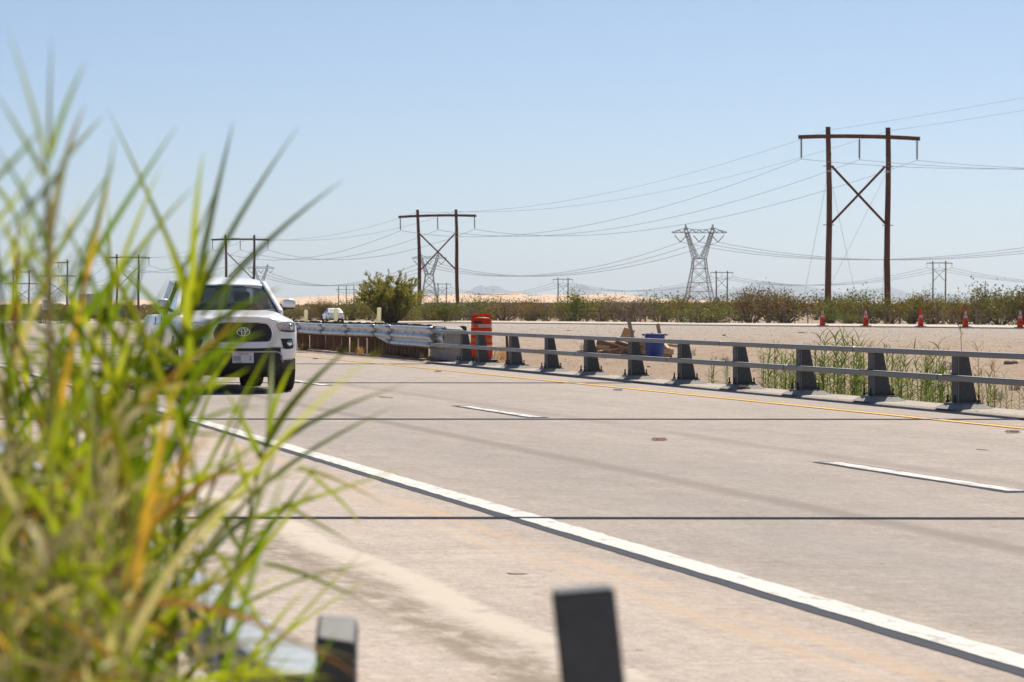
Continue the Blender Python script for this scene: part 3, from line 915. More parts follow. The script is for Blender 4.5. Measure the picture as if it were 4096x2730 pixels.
for j in range(2):
    off = Vector(S1_[0][j]) - P0
    e = nxt + off; e.z = S1_[0][j].z + 3.2
    wire([e] + [S1_[k][j] for k in range(6)], [1.0, 1.85, 1.8, 1.8, 1.6, 1.5], rad_thin, ['thin shield wire joining the left pole tops of the H-frame line', 'thin shield wire joining the right pole tops of the H-frame line'][j], 'shield wires of the near power line')
# guy wires of the nearest structure
for j, (dx, dy) in enumerate(((-1, 10), (4.5, 12), (-4.5, 12), (1, 10))):
    base = Vector(S1_[0][0 if j in (0, 1) else 1]); base.z -= 3.0
    foot = Vector((base.x + dx * 1.0, base.y + dy * .3, -.2))
    c_, s_ = cos(lang), sin(lang)
    off = Vector((dx * c_ - dy * .4 * s_, dx * s_ + dy * .4 * c_, 0))
    o = MB().tube([base, Vector((base.x + off.x, base.y + off.y, -.2))], .014, 4).build('guy_wire', M['galv'])
    tag(o, ['guy wire sloping left from the left pole of the tallest H-frame', 'guy wire crossing right from the left pole of the tallest H-frame', 'guy wire crossing left from the right pole of the tallest H-frame', 'guy wire sloping right from the right pole of the tallest H-frame'][j], 'guy wire', 'guy wires of the tallest H-frame')

# third line, far small H-frames
s3 = [(3757, 1128, 1045, 2, 'distant small H-frame pole right of the tallest H-frame'), (2887, 1300, 1084, 2, 'distant small H-frame pole right beside the steel lattice tower'), (2252, 1466, 1112, 2, 'distant small H-frame pole in front of the dunes above the lumber pile'),
      (1769, 1725, 1132, 2, 'distant small H-frame pole between the legs of the second H-frame'), (1385, 1900, 1144, 3, 'distant three-legged timber pole above the white sedan')]
Q0 = px3(3757, HORIZON, 1128); Q1 = px3(1769, HORIZON, 1725)
l3 = Vector((Q1.x - Q0.x, Q1.y - Q0.y)).normalized()
C3, H3 = [], []
for px, z, ty, npol, lb in s3:
    c, s, t = hframe(px, z, ty, lb, 'small distant timber poles', poles=npol, thick=.30 if z > 1200 else .27, dirx=0.0 if False else -TH * .5)
    C3.append(c); H3.append(s)
e3 = [px3(5200, 1050, 800 + 10 * j) for j in range(3)]
for j in range(3):
    wire([e3[j]] + [C3[k][j] for k in range(5)], [6, 5, 5, 5, 4], lambda p: (p.x * ST + p.y * CT) * .00005, 'faint far cable linking the small distant poles', 'cables of the small distant poles')

# lattice towers
def tower(px, z, top_py, base_py, label):
    c = px3(px, HORIZON, z)
    k = (base_py - top_py) * z / FPX / 40.0
    zb = CAMH + (HORIZON - base_py) * z / FPX
    t = thing('lattice_tower', label, 'pylon', (c.x, c.y, zb - 1.0), -TH + .10, 'steel lattice towers')
    t.scale = (k, k, k)
    r = .00014 * z
    def seg(mb, a, b, rr=1.0): mb.bar(a, b, r * rr)
    legs = MB(); br = MB()
    L = [(7.0, 0), (5.75, 6.0), (4.9, 10.5), (3.6, 17.5), (3.1, 22.5)]
    for sx in (-1, 1):
        for sy in (-1, 1):
            for (a, za), (b, zb_) in zip(L[:-1], L[1:]):
                seg(legs, (sx * a, sy * a, za), (sx * b, sy * b, zb_), 1.5)
    for (a, za), (b, zb_) in zip(L[:-1], L[1:]):
        for (x0, y0), (x1, y1) in (((-1, -1), (1, -1)), ((1, -1), (1, 1)), ((1, 1), (-1, 1)), ((-1, 1), (-1, -1))):
            m = ((x0 + x1) / 2 * b, (y0 + y1) / 2 * b, zb_)
            if za == 0 or za == 6.0:
                seg(br, (x0 * a, y0 * a, za), m); seg(br, (x1 * a, y1 * a, za), m)
                q0 = (x0 * (a + b) / 2, y0 * (a + b) / 2, (za + zb_) / 2)
                q1 = ((x0 * a + m[0]) / 2, (y0 * a + m[1]) / 2, (za + zb_) / 2); seg(br, q0, q1, .8)
                q0 = (x1 * (a + b) / 2, y1 * (a + b) / 2, (za + zb_) / 2)
                q1 = ((x1 * a + m[0]) / 2, (y1 * a + m[1]) / 2, (za + zb_) / 2); seg(br, q0, q1, .8)
            else:
                seg(br, (x0 * a, y0 * a, za), (x1 * b, y1 * b, zb_)); seg(br, (x1 * a, y1 * a, za), (x0 * b, y0 * b, zb_))
            seg(br, (x0 * b, y0 * b, zb_), (x1 * b, y1 * b, zb_), 1.2)
    legs.build('leg_frame', M['lattice'], t); br.build('leg_bracing', M['lattice'], t)
    for s in (-1, 1):
        mb = MB()
        o0, o1 = [(s * 3.1, 22.5), (s * 5.3, 30.0), (s * 7.3, 36.0)], [(s * .2, 22.5), (s * 3.6, 30.0), (s * 5.6, 36.0)]
        for yy in (-1, 1):
            w_ = (3.1, 2.0, 1.1)
            for i in range(2):
                seg(mb, (o0[i][0], yy * w_[i], o0[i][1]), (o0[i + 1][0], yy * w_[i + 1], o0[i + 1][1]), 1.3)
                seg(mb, (o1[i][0], yy * w_[i], o1[i][1]), (o1[i + 1][0], yy * w_[i + 1], o1[i + 1][1]), 1.3)
                for q in range(4):
                    f, g_ = q / 4, (q + 1) / 4
                    A = [o0[i][0] + (o0[i + 1][0] - o0[i][0]) * f, yy * (w_[i] + (w_[i + 1] - w_[i]) * f), o0[i][1] + (o0[i + 1][1] - o0[i][1]) * f]
                    B = [o1[i][0] + (o1[i + 1][0] - o1[i][0]) * g_, yy * (w_[i] + (w_[i + 1] - w_[i]) * g_), o1[i][1] + (o1[i + 1][1] - o1[i][1]) * g_]
                    seg(mb, A, B); A2 = A; A2 = [o1[i][0] + (o1[i + 1][0] - o1[i][0]) * f, A[1], A[2]]
                    B2 = [o0[i][0] + (o0[i + 1][0] - o0[i][0]) * g_, B[1], B[2]]; seg(mb, A2, B2)
        mb.build('fork_arm', M['lattice'], t)
        mb = MB()
        for yy in (-1, 1):
            seg(mb, (s * 7.3, yy * 1.1, 35.8), (s * 7.0, 0, 40.0), 1.2); seg(mb, (s * 5.6, yy * 1.1, 35.8), (s * 7.0, 0, 40.0), 1.2)
            seg(mb, (s * 6.2, yy * .8, 37.6), (s * 7.1, yy * .8, 37.2))
        mb.build('earth_peak', M['lattice'], t)
    mb = MB()
    tops = [(-13.9, 35.9), (-10.5, 36.9), (-7, 38.0), (-3.5, 37.2), (0, 37.0), (3.5, 37.2), (7, 38.0), (10.5, 36.9), (13.9, 35.9)]
    for yy in (-1, 1):
        for (a, za), (b, zb_) in zip(tops[:-1], tops[1:]):
            seg(mb, (a, yy * .9, za), (b, yy * .9, zb_), 1.2); seg(mb, (a, yy * .9, 35.6), (b, yy * .9, 35.6), 1.4)
            m = (a + b) / 2
            seg(mb, (a, yy * .9, za), (m, yy * .9, 35.6)); seg(mb, (m, yy * .9, 35.6), (b, yy * .9, zb_))
    mb.build('bridge_arm', M['lattice'], t)
    att = []
    for x in (-9.5, 0, 9.5):
        mb = MB()
        for s in (-1, 1): mb.bar((x + s * 2.9, 0, 33.6 + .5), (x, 0, 30.9), r * 1.7)
        if x != 0:
            for s in (-1, 1): seg(mb, (x + s * 2.9, 0, 35.6), (x + s * 2.9, 0, 34.0), .5)
        mb.build('insulator', M['insul'], t)
        att.append(Matrix.Translation(t.location) @ Matrix.Rotation(-TH + .10, 4, 'Z') @ (Vector((x, 0, 30.9)) * k))
    sh = [Matrix.Translation(t.location) @ Matrix.Rotation(-TH + .10, 4, 'Z') @ (Vector((s * 7, 0, 40)) * k) for s in (-1, 1)]
    return att, sh
TW = [tower(2797, 1537, 889, 1207, 'nearest steel lattice tower standing left of the tallest H-frame'), tower(1717, 1977, 1006, 1208, 'steel lattice tower seen between the legs of the second H-frame'), tower(1043, 2430, 1052, 1209, 'steel lattice tower peeking above the pickup roof, half hidden')]
d3 = px3(2797, HORIZON, 1537) - px3(1717, HORIZON, 1977)
for j in range(3):
    e = TW[0][0][j] + d3 * 1.0; e.z = TW[0][0][j].z - 2
    wire([e] + [TW[k][0][j] for k in range(3)] , [11, 12, 12], lambda p: (p.x * ST + p.y * CT) * .00007, ['far conductor cable from the outer left string of the lattice towers', 'far conductor cable from the middle string of the lattice towers', 'far conductor cable from the outer right string of the lattice towers'][j], 'conductors of the lattice tower line')

# ================================================================== WORK ZONE THINGS IN THE MEDIAN
# drum
Z = 74.0
u0 = px3(1926, 1450, 73.0)
drum = thing('traffic_drum', 'orange and white traffic drum standing behind the steel railing', 'traffic drum', (u0.x, u0.y, .0), -TH + .05)
def prof_seg(z0, z1): return [(r, z) for r, z in DP if z0 - 1e-6 <= z <= z1 + 1e-6]
DP = [(.285, .06), (.285, .10), (.268, .105), (.268, .235), (.275, .25), (.275, .285), (.262, .295), (.262, .40), (.268, .415), (.268, .45), (.258, .46), (.258, .565), (.262, .58), (.262, .615), (.250, .625), (.250, .73), (.256, .745), (.256, .79), (.246, .80), (.246, .895), (.246, .985), (.235, 1.0)]
mb = MB(); mb.lathe(DP, 28); mb.build('body', M['orange'], drum, smooth='auto')
mb = MB()
top = [(-.235, 0), (-.225, .06), (-.16, .09), (.16, .09), (.225, .06), (.235, 0)]
mb.lathe([(.235, 1.0), (.20, 1.04), (.10, 1.055), (.02, 1.056)], 24); mb.build('top', M['orange'], drum, smooth=True)
mb = MB()   # handle with a slot
ou = [(-.22, 1.0), (-.215, 1.06), (-.17, 1.10), (0, 1.115), (.17, 1.10), (.215, 1.06), (.22, 1.0)]
for (a, b_), th in zip(zip(ou[:-1], ou[1:]), [.05] * 6): mb.bar((a[0], 0, a[1]), (b_[0], 0, b_[1]), .05, .030, up=(0, 1, 0))
for s in (-1, 1): mb.prism([(s * .22, 1.0), (s * .215, 1.06), (s * .16, 1.10), (s * .09, 1.09), (s * .09, 1.02)], -.018, .018)
mb.build('handle', M['orange'], drum)
for z0, z1, mname in ((.80, .895, 'white_sheet'), (.46, .565, 'orange_sheet'), (.625, .73, 'white_sheet'), (.295, .40, 'white_sheet')):
    r = {.80: .248, .46: .260, .625: .252, .295: .264}[z0]
    MB().lathe([(r, z0 + .006), (r, z1 - .006)], 28, caps=False).build('reflective_band', M[mname], drum, smooth=True)
mb = MB()
rows = [[(.2515 * cos(a), .2515 * sin(a), zz) for a in [radians(-140 + 7 * i) for i in range(8)]] for zz in (.905, .965)]
mb.grid(rows).build('sticker', M['ink'], drum)
mb = MB()
rows = [[(.2505 * cos(a), .2505 * sin(a), zz) for a in [radians(-150 + 8 * i) for i in range(6)]] for zz in (.812, .885)]
mb.grid(rows).build('reflective_patch', M['orange_sheet'], drum)
MB().lathe([(.40, .0), (.40, .04), (.30, .065), (.27, .065)], 20).build('base', M['rubber'], drum)

# rusty stake
u0 = gp(2035, 1468); o = MB().bar((0, 0, -.1), (-.03, .02, .66), .045, .045).build('survey_stake', M['rust']); o.location = (15.35, lp(2033, 15.35), 0)
tag(o, 'rusty brown steel stake beside the railing, right of the traffic drum', 'stake')

# trash can
cz = 78.3; c0 = px3(2619, 1431, cz)
gz = ground_h(c0.x, c0.y)
can = thing('trash_can', 'dusty blue plastic trash can at the lumber pile', 'trash can', (c0.x, c0.y, gz), .2)
mb = MB()
seg = 28
prof = [(.215, 0), (.225, .02), (.262, .60), (.280, .605), (.285, .64), (.270, .645), (.255, .60), (.21, .03)]
mb.lathe(prof, seg, caps=True)
mb.build('body', M['blue'], can, smooth='auto')
for s in (-1, 1):
    mb = MB()
    mb.tube([(s * .275, -.09, .60), (s * .315, -.085, .615), (s * .335, -.05, .62), (s * .335, .05, .62), (s * .315, .085, .615), (s * .275, .09, .60)], .018, 7)
    mb.build('handle', M['blue'], can, smooth=True)
for a in range(4):
    aa = a * pi / 2 + .5
    mb = MB()
    rows = [[(rr * cos(aa + q), rr * sin(aa + q), zz) for q in (-.28, -.14, 0, .14, .28)] for rr, zz in ((.222, .03), (.240, .30), (.232, .36))]
    mb.grid(rows).build('base_panel', M['blue'], can)
o = MB().bar((.08, -.02, .40), (-.02, .02, .90), .085, .04, up=(0, 1, 0)).build('plank_offcut', M['lumber']); o.location = (c0.x + .10, c0.y, gz)
o.rotation_euler = (0, 0, .2)
tag(o, 'short pale plank sticking up out of the blue trash can', 'plank', 'scrap lumber')
o = MB().loft([[(-.05, -.02, .58), (.05, -.02, .58), (.05, .03, .58), (-.05, .03, .58)], [(-.06, -.02, .645), (.02, -.01, .68), (.03, .02, .67), (-.05, .03, .65)]]).build('crumpled_paper', M['paper']); o.location = (c0.x - .09, c0.y - .02, gz)
tag(o, 'white crumpled paper poking out of the blue trash can', 'paper')

# lumber: ends given in the picture, each plank at its own distance and real size
def plank(a, b, z0, z1, w, t, mat='lumber', label=None, up=(0, 0, 1)):
    A = px3(a[0], a[1], z0); B = px3(b[0], b[1], z1)
    o = MB().bar((0, 0, 0), B - A, w, t, up=up).build('plank', M[mat]); o.location = A
    tag(o, label or 'rough plank lying in the scrap lumber pile', 'plank', 'scrap lumber')
plank((2512, 1273), (2533, 1362), 79.6, 79.2, .09, .045, label='long pale plank leaning upright out of the lumber pile', up=(0, 1, 0))
plank((2519, 1316), (2502, 1358), 79.9, 80.0, .30, .03, 'lumber', label='wide brown board leaning against the upright plank', up=(0, 1, 0))
plank((2389, 1368), (2510, 1412), 78.9, 79.3, .05, .16, 'lumber_dark', label='heavy dark beam sloping down across the left of the pile')
plank((2396, 1364), (2540, 1398), 79.3, 79.5, .16, .05, label='pale plank sloping along the top of the dark beam')
plank((2471, 1350), (2512, 1368), 80.1, 79.6, .06, .04, label='short plank end poking up left of the wide board')
plank((2462, 1369), (2515, 1385), 79.4, 79.2, .05, .10, 'lumber_dark')
plank((2430, 1376), (2465, 1378), 79.8, 79.8, .05, .10, 'lumber')
plank((2298, 1413), (2345, 1402), 78.8, 79.1, .05, .09, 'lumber', label='thin plank lying flat at the far left tip of the pile')
plank((2345, 1402), (2420, 1388), 79.1, 79.5, .06, .12, 'lumber', label='pale plank lying at the left foot of the pile')
plank((2388, 1393), (2450, 1404), 79.0, 79.3, .10, .05, 'lumber')
plank((2392, 1418), (2470, 1408), 78.7, 79.2, .10, .05, 'lumber')
plank((2320, 1415), (2420, 1419), 79.2, 79.0, .14, .05, 'lumber', label='wide pale board flat on the sand left of the second post')
plank((2425, 1408), (2560, 1420), 79.3, 79.0, .12, .12, 'lumber_dark')
plank((2440, 1420), (2580, 1424), 78.8, 78.9, .12, .10, 'lumber_dark')
plank((2480, 1402), (2600, 1395), 79.7, 79.9, .14, .10, 'lumber_dark')
plank((2520, 1392), (2590, 1410), 79.0, 79.2, .10, .12, 'lumber_dark')
plank((2545, 1374), (2595, 1378), 79.5, 79.5, .06, .10, 'lumber')
plank((2568, 1408), (2640, 1416), 78.9, 79.1, .12, .10, 'lumber')
plank((2560, 1424), (2640, 1430), 78.8, 79.0, .12, .06, 'lumber_dark')
plank((2640, 1378), (2712, 1386), 79.8, 79.6, .05, .06, 'lumber', label='thin plank sticking out to the right of the blue trash can')
plank((2655, 1375), (2675, 1396), 79.2, 79.0, .09, .05, 'lumber', label='short plank leaning down behind the blue trash can')
plank((2640, 1404), (2693, 1409), 78.6, 78.7, .09, .13, 'lumber', label='thick pale beam end lying right of the blue trash can')
plank((2630, 1420), (2685, 1422), 78.9, 79.0, .16, .12, 'lumber_dark', label='dark beam under the thick pale beam end')
plank((2655, 1392), (2675, 1400), 79.4, 79.4, .1, .05, 'lumber_dark')

rl = random.Random(14)
for i in range(20):
    cx, cy = rl.uniform(2405, 2600), rl.uniform(1384, 1424); zz = rl.uniform(78.7, 80.2); L = rl.uniform(35, 95) * .5; sl = rl.choice((-.35, -.18, .05, .12, .3))
    plank((cx - L, cy - L * sl * .6), (cx + L, min(1428, cy + L * sl * .6)), zz + rl.uniform(-.4, .4), zz + rl.uniform(-.4, .4), rl.choice((.04, .05, .09)), rl.choice((.035, .05, .09)), rl.choice(('lumber', 'lumber', 'lumber_dark')))
# cones
def make_cone():
    t = thing('traffic_cone', '', 'traffic cone', (0, 0, 0), 0, 'cones along the far road')
    R = lambda z: .165 - (.165 - .032) * (z - .03) / .90
    MB().lathe([(R(.03), .03), (R(.45), .45), (R(.93), .93), (.022, .945)], 16).build('body', M['orange'], t, smooth='auto')
    MB().lathe([(R(.47) + .004, .47), (R(.60) + .004, .60)], 16, caps=False).build('collar', M['white_sheet'], t, smooth=True)
    MB().lathe([(R(.66) + .004, .66), (R(.83) + .004, .83)], 16, caps=False).build('collar', M['white_sheet'], t, smooth=True)
    MB().box((0, 0, .018), (.46, .46, .036)).build('base', M['rubber'], t, bevel=.01)
    return t
cone0 = make_cone()
clab = ['leftmost traffic cone with a dark mark on its orange foot', 'second traffic cone from the left, before the tall timber poles', 'middle traffic cone of five, its upper collar worn to orange', 'fourth traffic cone from the left, bright red below its collars', 'rightmost traffic cone, beside the large green shrub']
for k, (px, py, z) in enumerate(((3290, 1309, 182), (3463, 1311, 179), (3683, 1313, 175), (3862, 1315, 171.5), (4081, 1317, 167))):
    p = px3(px, 1217, z)
    t = cone0 if k == 0 else copy_tree(cone0)
    gz = ground_h(p.x, p.y) + .08
    t.location = (p.x, p.y, gz); t.rotation_euler = (0, 0, hash2(k, 3)); t['label'] = clab[k]
    t.scale = (1.08,) * 3
    if k == 0:
        MB().grid([[(.150 * cos(a), .150 * sin(a), zz) for a in [radians(-125 + 12 * i) for i in range(5)]] for zz in (.20, .33)]).build('mark', M['ink'], t)
t = [o for o in bpy.data.objects if o.get('label') == clab[2]][0]
for ch in list(t.children):
    if ch.name.startswith('collar') and ch.data.vertices[0].co.z > .6:
        bpy.data.objects.remove(ch)
t = [o for o in bpy.data.objects if o.get('label') == clab[0]][0]

# pavement markers
def rpm(px, py, mat, label, L=None):
    p = gp(px, py)
    t = thing('road_reflector', label, 'road reflector', (p.x, p.y, .008), 0, 'raised pavement markers')
    MB().loft([[(-.06, -.05, 0), (.06, -.05, 0), (.06, .05, 0), (-.06, .05, 0)], [(-.045, -.022, .02), (.045, -.022, .02), (.045, .022, .02), (-.045, .022, .02)]]).build('body', M['concrete'], t)
    MB().loft([[(-.045, -.0495, .003), (.045, -.0495, .003), (.045, -.046, .003), (-.045, -.046, .003)], [(-.038, -.0295, .018), (.038, -.0295, .018), (.038, -.026, .018), (-.038, -.026, .018)]]).build('lens', M[mat], t)
    t.scale = (1.2,) * 3
rpm(2637, 1763, 'red_lens', 'red raised reflector between the white lane dashes')
rpm(4050, 1733, 'red_lens', 'pale raised reflector on the yellow line at the picture edge')
rpm(2472, 1564, 'red_lens', 'red raised reflector on the yellow line below the blue trash can')
rpm(1752, 1489, 'red_lens', 'red raised reflector on the yellow line below the concrete block')
rpm(1262, 1438, 'red_lens', 'red raised reflector on the yellow line right of the pickup')

# speed sign beyond the far road
p = px3(183, 1217, 300)
sg = thing('speed_limit_sign', 'white speed limit sign on a post seen through the reeds', 'road sign', (p.x, p.y, ground_h(p.x, p.y)), -TH + .15)
MB().box((0, .03, 1.0), (.08, .05, 2.4)).build('post', M['fence_post'], sg)
MB().box((0, 0, 1.85), (.70, .02, .95)).build('panel', M['sign_white'], sg)
def text(s, size, loc, mat, parent, name='lettering', rot=(pi / 2, 0, 0), ext=.002, sx=1.0):
    cu = bpy.data.curves.new(name, 'FONT'); cu.body = s; cu.size = size; cu.align_x = 'CENTER'; cu.align_y = 'CENTER'; cu.extrude = ext
    tmp = bpy.data.objects.new(name, cu); COL.objects.link(tmp)
    dg = bpy.context.evaluated_depsgraph_get()
    me = bpy.data.meshes.new_from_object(tmp.evaluated_get(dg)); bpy.data.objects.remove(tmp)
    me.materials.clear(); me.materials.append(mat)
    o = obj(name, me, parent); o.location = loc; o.rotation_euler = rot; o.scale = (sx, 1, 1)
    return o
text('SPEED', .17, (0, -.016, 2.20), M['ink'], sg); text('LIMIT', .17, (0, -.016, 2.02), M['ink'], sg); text('55', .46, (0, -.016, 1.66), M['ink'], sg)

# wire fence beyond the far road
fn = thing('wire_fence', 'thin wire fence with steel and timber posts beyond the far road', 'fence', (0, 0, 0))
pm_ = MB().box((0, 0, .45), (.06, .06, 1.15)).mesh('post', M['fence_post'])
pw_ = MB().tube([(0, 0, -.1), (0.02, 0, .6), (0, 0, 1.15)], [.075, .07, .065], 7).mesh('timber_post', M['fence_wood'])
fpts = []
rng = random.Random(8)
for px in range(1830, 4400, 52):
    z = np.interp(px, [a for a, b in FR[::-1]], [b for a, b in FR[::-1]]) + 20
    pxx = px + rng.uniform(-8, 8)
    p = px3(pxx, 1217, z); g = ground_h(p.x, p.y)
    o = obj('post', pm_, fn); o.location = (p.x, p.y, g); o.rotation_euler = (rng.uniform(-.03, .03), rng.uniform(-.04, .04), 0)
    fpts.append(Vector((p.x, p.y, g)))
for px in (2255, 2310, 2345, 2395, 2430, 2455, 2490, 2505, 2530, 2560, 2580, 3540, 3560, 3598, 3745, 3770, 3800, 3815, 3830, 3905, 3925, 3940):
    z = np.interp(px, [a for a, b in FR[::-1]], [b for a, b in FR[::-1]]) + 18
    p = px3(px, 1217, z); o = obj('timber_post', pw_, fn); o.location = (p.x, p.y, ground_h(p.x, p.y)); o.scale = (1, 1, rng.uniform(.3, .85))
for h in (.35, .65, .95):
    mb = MB(); mb.tube([q + Vector((0, -.05, h + .03 * hash2(i, h))) for i, q in enumerate(fpts)], .005, 3, caps=False); mb.build('wire', M['wire'], fn)

# ================================================================== THE WHITE PICKUP
TX, TY = 6.63, 46.75
tk = thing('pickup_truck', 'white pickup truck driving towards the camera behind the reeds', 'pickup truck', (TX, TY, 0))
FYT = [(0, -.075), (.2, -.07), (.4, -.045), (.6, 0), (.74, .065), (.84, .17), (.905, .36), (.945, .8)]
def fy(x):
    a = abs(x)
    return float(np.interp(a, [p[0] for p in FYT], [p[1] for p in FYT]))
def half_ring(y, w, zb, ze, zc, hood=True):
    # half outline from the bottom centre to the top centre
    h = [(0, zb), (w * .6, zb), (w * .92, zb + .015), (w * .985, zb + .08), (w * 1.0, zb + .25), (w * 1.0, ze - .16), (w * .985, ze - .06), (w * .94, ze), (w * .86, ze + (zc - ze) * .30), (w * .74, ze + (zc - ze) * .80), (w * .62, ze + (zc - ze) * .90), (w * .4, zc - .01), (0, zc)]
    return [(x, y, z) for x, z in h] + [(-x, y, z) for x, z in h[-2:0:-1]]
secs = [(-.02, .56, .50, 1.00, 1.10), (.0, .60, .49, 1.02, 1.135), (.06, .735, .475, 1.04, 1.165), (.16, .835, .47, 1.06, 1.185), (.32, .90, .47, 1.085, 1.205), (.6, .935, .46, 1.115, 1.232), (.95, .945, .42, 1.14, 1.255), (1.3, .945, .36, 1.16, 1.275), (1.5, .942, .34, 1.17, 1.283), (1.58, .940, .34, 1.17, 1.22), (2.2, .938, .34, 1.175, 1.20), (3.0, .938, .34, 1.18, 1.20), (3.66, .936, .36, 1.18, 1.20)]
mb = MB(); mb.loft([half_ring(*s) for s in secs])
body_me = mb.mesh('body', M['car_white'], smooth='auto')
body = obj('body', body_me, tk)
bed = MB()
bsec = [(3.70, .935, .42, 1.185, 1.19), (4.2, .938, .44, 1.185, 1.19), (5.28, .93, .46, 1.19, 1.195), (5.34, .90, .50, 1.17, 1.175)]
bed.loft([half_ring(*s) for s in bsec])
bedo = obj('cargo_bed', bed.mesh('cargo_bed', M['car_white'], smooth='auto'), tk)
# wheel arches and the open bed, cut for real
def cut(o, cutters):
    for c in cutters:
        m = o.modifiers.new('cut', 'BOOLEAN'); m.operation = 'DIFFERENCE'; m.object = c; m.solver = 'EXACT'
    dg = bpy.context.evaluated_depsgraph_get()
    me = bpy.data.meshes.new_from_object(o.evaluated_get(dg))
    o.modifiers.clear(); o.data = me
    for c in cutters: bpy.data.objects.remove(c)
def cyl(y, z, r):
    c = MB().lathe([(r, -1.2), (r, -.58)], 26, (0, y, z), 'X').build('cutter', None)
    d = MB().lathe([(r, .58), (r, 1.2)], 26, (0, y, z), 'X').build('cutter', None)
    for q in (c, d): q.location = (TX, TY, 0)
    return [c, d]
cut(body, cyl(.95, .42, .47))
bc = MB().box((0, 4.5, 1.05), (1.5, 1.52, .6)).build('cutter', None); bc.location = (TX, TY, 0)
cut(bedo, cyl(4.2, .42, .47) + [bc])
for o in (body, bedo):
    o.data.polygons.foreach_set('use_smooth', [True] * len(o.data.polygons))
    try: o.data.set_sharp_from_angle(angle=radians(35))
    except Exception: pass
MB().box((0, 2.4, .38), (1.2, 4.6, .22)).build('chassis', M['black_trim'], tk)
MB().box((0, .95, .36), (1.4, .12, .12)).build('front_axle', M['black_trim'], tk)
MB().box((0, .62, .62), (1.15, .9, .36)).build('engine_bay', M['black_trim'], tk)
# wheels
tyre_p = [(.24, -.12), (.30, -.135), (.355, -.130), (.380, -.11), (.386, -.06), (.386, .06), (.380, .11), (.355, .130), (.30, .135), (.24, .12)]
tyre_me = MB().lathe(tyre_p, 32, axis='X').mesh('tyre', M['tyre'], smooth='auto')
rim = MB(); rim.lathe([(.235, -.10), (.235, .09), (.20, .07), (.10, .06), (.05, .09), (.02, .09)], 24, axis='X')
rim_me = rim.mesh('rim', M['rim'], smooth='auto')
gr_me = MB()
for zz in (-.075, -.027, .027, .075):
    gr_me.lathe([(.3868, zz - .006), (.3868, zz + .006)], 32, axis='X', caps=False)
gr_me = gr_me.mesh('tread_groove', M['rubber'])
for s in (-1, 1):
    for yy in (.95, 4.2):
        w = obj('wheel', tyre_me, tk); w.location = (s * .795, yy, .386)
        r = obj('rim', rim_me, w); r.rotation_euler = (0, 0, 0 if s > 0 else pi)
        obj('tread_groove', gr_me, w)
        MB().lathe([(.47, s * .60), (.47, s * .80)], 22, (0, yy, .42), 'X', caps=False).build('wheel_arch', M['black_trim'], tk)
# bent panels on the front
def patch(name, mat, zs, xl, xr, off, n=8, parent=tk, thick=0.0, smooth=True):
    rows = []
    for z in zs:
        a, b = xl(z), xr(z)
        rows.append([(a + (b - a) * i / n, fy(a + (b - a) * i / n) - off, z) for i in range(n + 1)])
    o = MB().grid(rows).build(name, M[mat], parent, smooth=smooth)
    if thick:
        m = o.modifiers.new('thick', 'SOLIDIFY'); m.thickness = thick; m.offset = 0
    return o
def bring(name, mat, outer, inner, f, b_, parent=tk):
    n = len(outer); mb = MB()
    A = [(x, fy(x) - f, z) for x, z in outer]; B = [(x, fy(x) - f + .012, z) for x, z in inner]
    A2 = [(x * 1.01, fy(x) - b_, z) for x, z in outer]; B2 = [(x, fy(x) - b_, z) for x, z in inner]
    fs = []
    for i in range(n):
        j = (i + 1) % n
        fs += [(i, j, n + j, n + i), (2 * n + i, 2 * n + j, j, i), (n + i, n + j, 3 * n + j, 3 * n + i)]
    mb.add(A + B + A2 + B2, fs)
    return mb.build(name, M[mat], parent, smooth='auto', bevel=.006)
def sym(h): return h + [(-x, z) for x, z in h[::-1]]
out_h = [(.0, 1.168), (.22, 1.166), (.40, 1.155), (.475, 1.12), (.545, 1.00), (.575, .92), (.555, .80), (.505, .725), (.42, .695), (.2, .69), (.0, .69)]
in_h = [(.0, 1.088), (.22, 1.086), (.365, 1.078), (.405, 1.06), (.455, .98), (.475, .925), (.46, .86), (.43, .80), (.39, .785), (.2, .782), (.0, .782)]
def loop(h):
    return h + [(-x, z) for x, z in h[-2:0:-1]]
bring('grille_surround', 'car_white', loop(out_h), loop(in_h), .055, -.03)
in2 = [(x * 1.005, z) for x, z in in_h]
in3 = [(x * .955, .935 + (z - .935) * .90) for x, z in in_h]
bring('chrome_ring', 'chrome', loop(in2), loop(in3), .050, .0)
def gx(z): return float(np.interp(z, [.78, .80, .925, .98, 1.06, 1.09], [.39, .43, .475, .455, .41, .36]))
patch('grille', 'grille', [.77, .82, .87, .93, .98, 1.04, 1.10], lambda z: -gx(z), lambda z: gx(z), .012, 10)
for z in (.83, .885, .99, 1.04):
    w = gx(z) - .03
    o = MB()
    for a, b_ in zip(np.linspace(-w, w, 9)[:-1], np.linspace(-w, w, 9)[1:]): o.bar((a, fy(a) - .022, z), (b_, fy(b_) - .022, z), .02, .016)
    o.build('grille_bar', M['black_trim'], tk)
o = MB()
for a, b_ in zip(np.linspace(-.25, .25, 7)[:-1], np.linspace(-.25, .25, 7)[1:]): o.bar((a, fy(a) - .03, .935), (b_, fy(b_) - .03, .935), .02, .075)
o.build('grille_bar', M['black_trim'], tk)
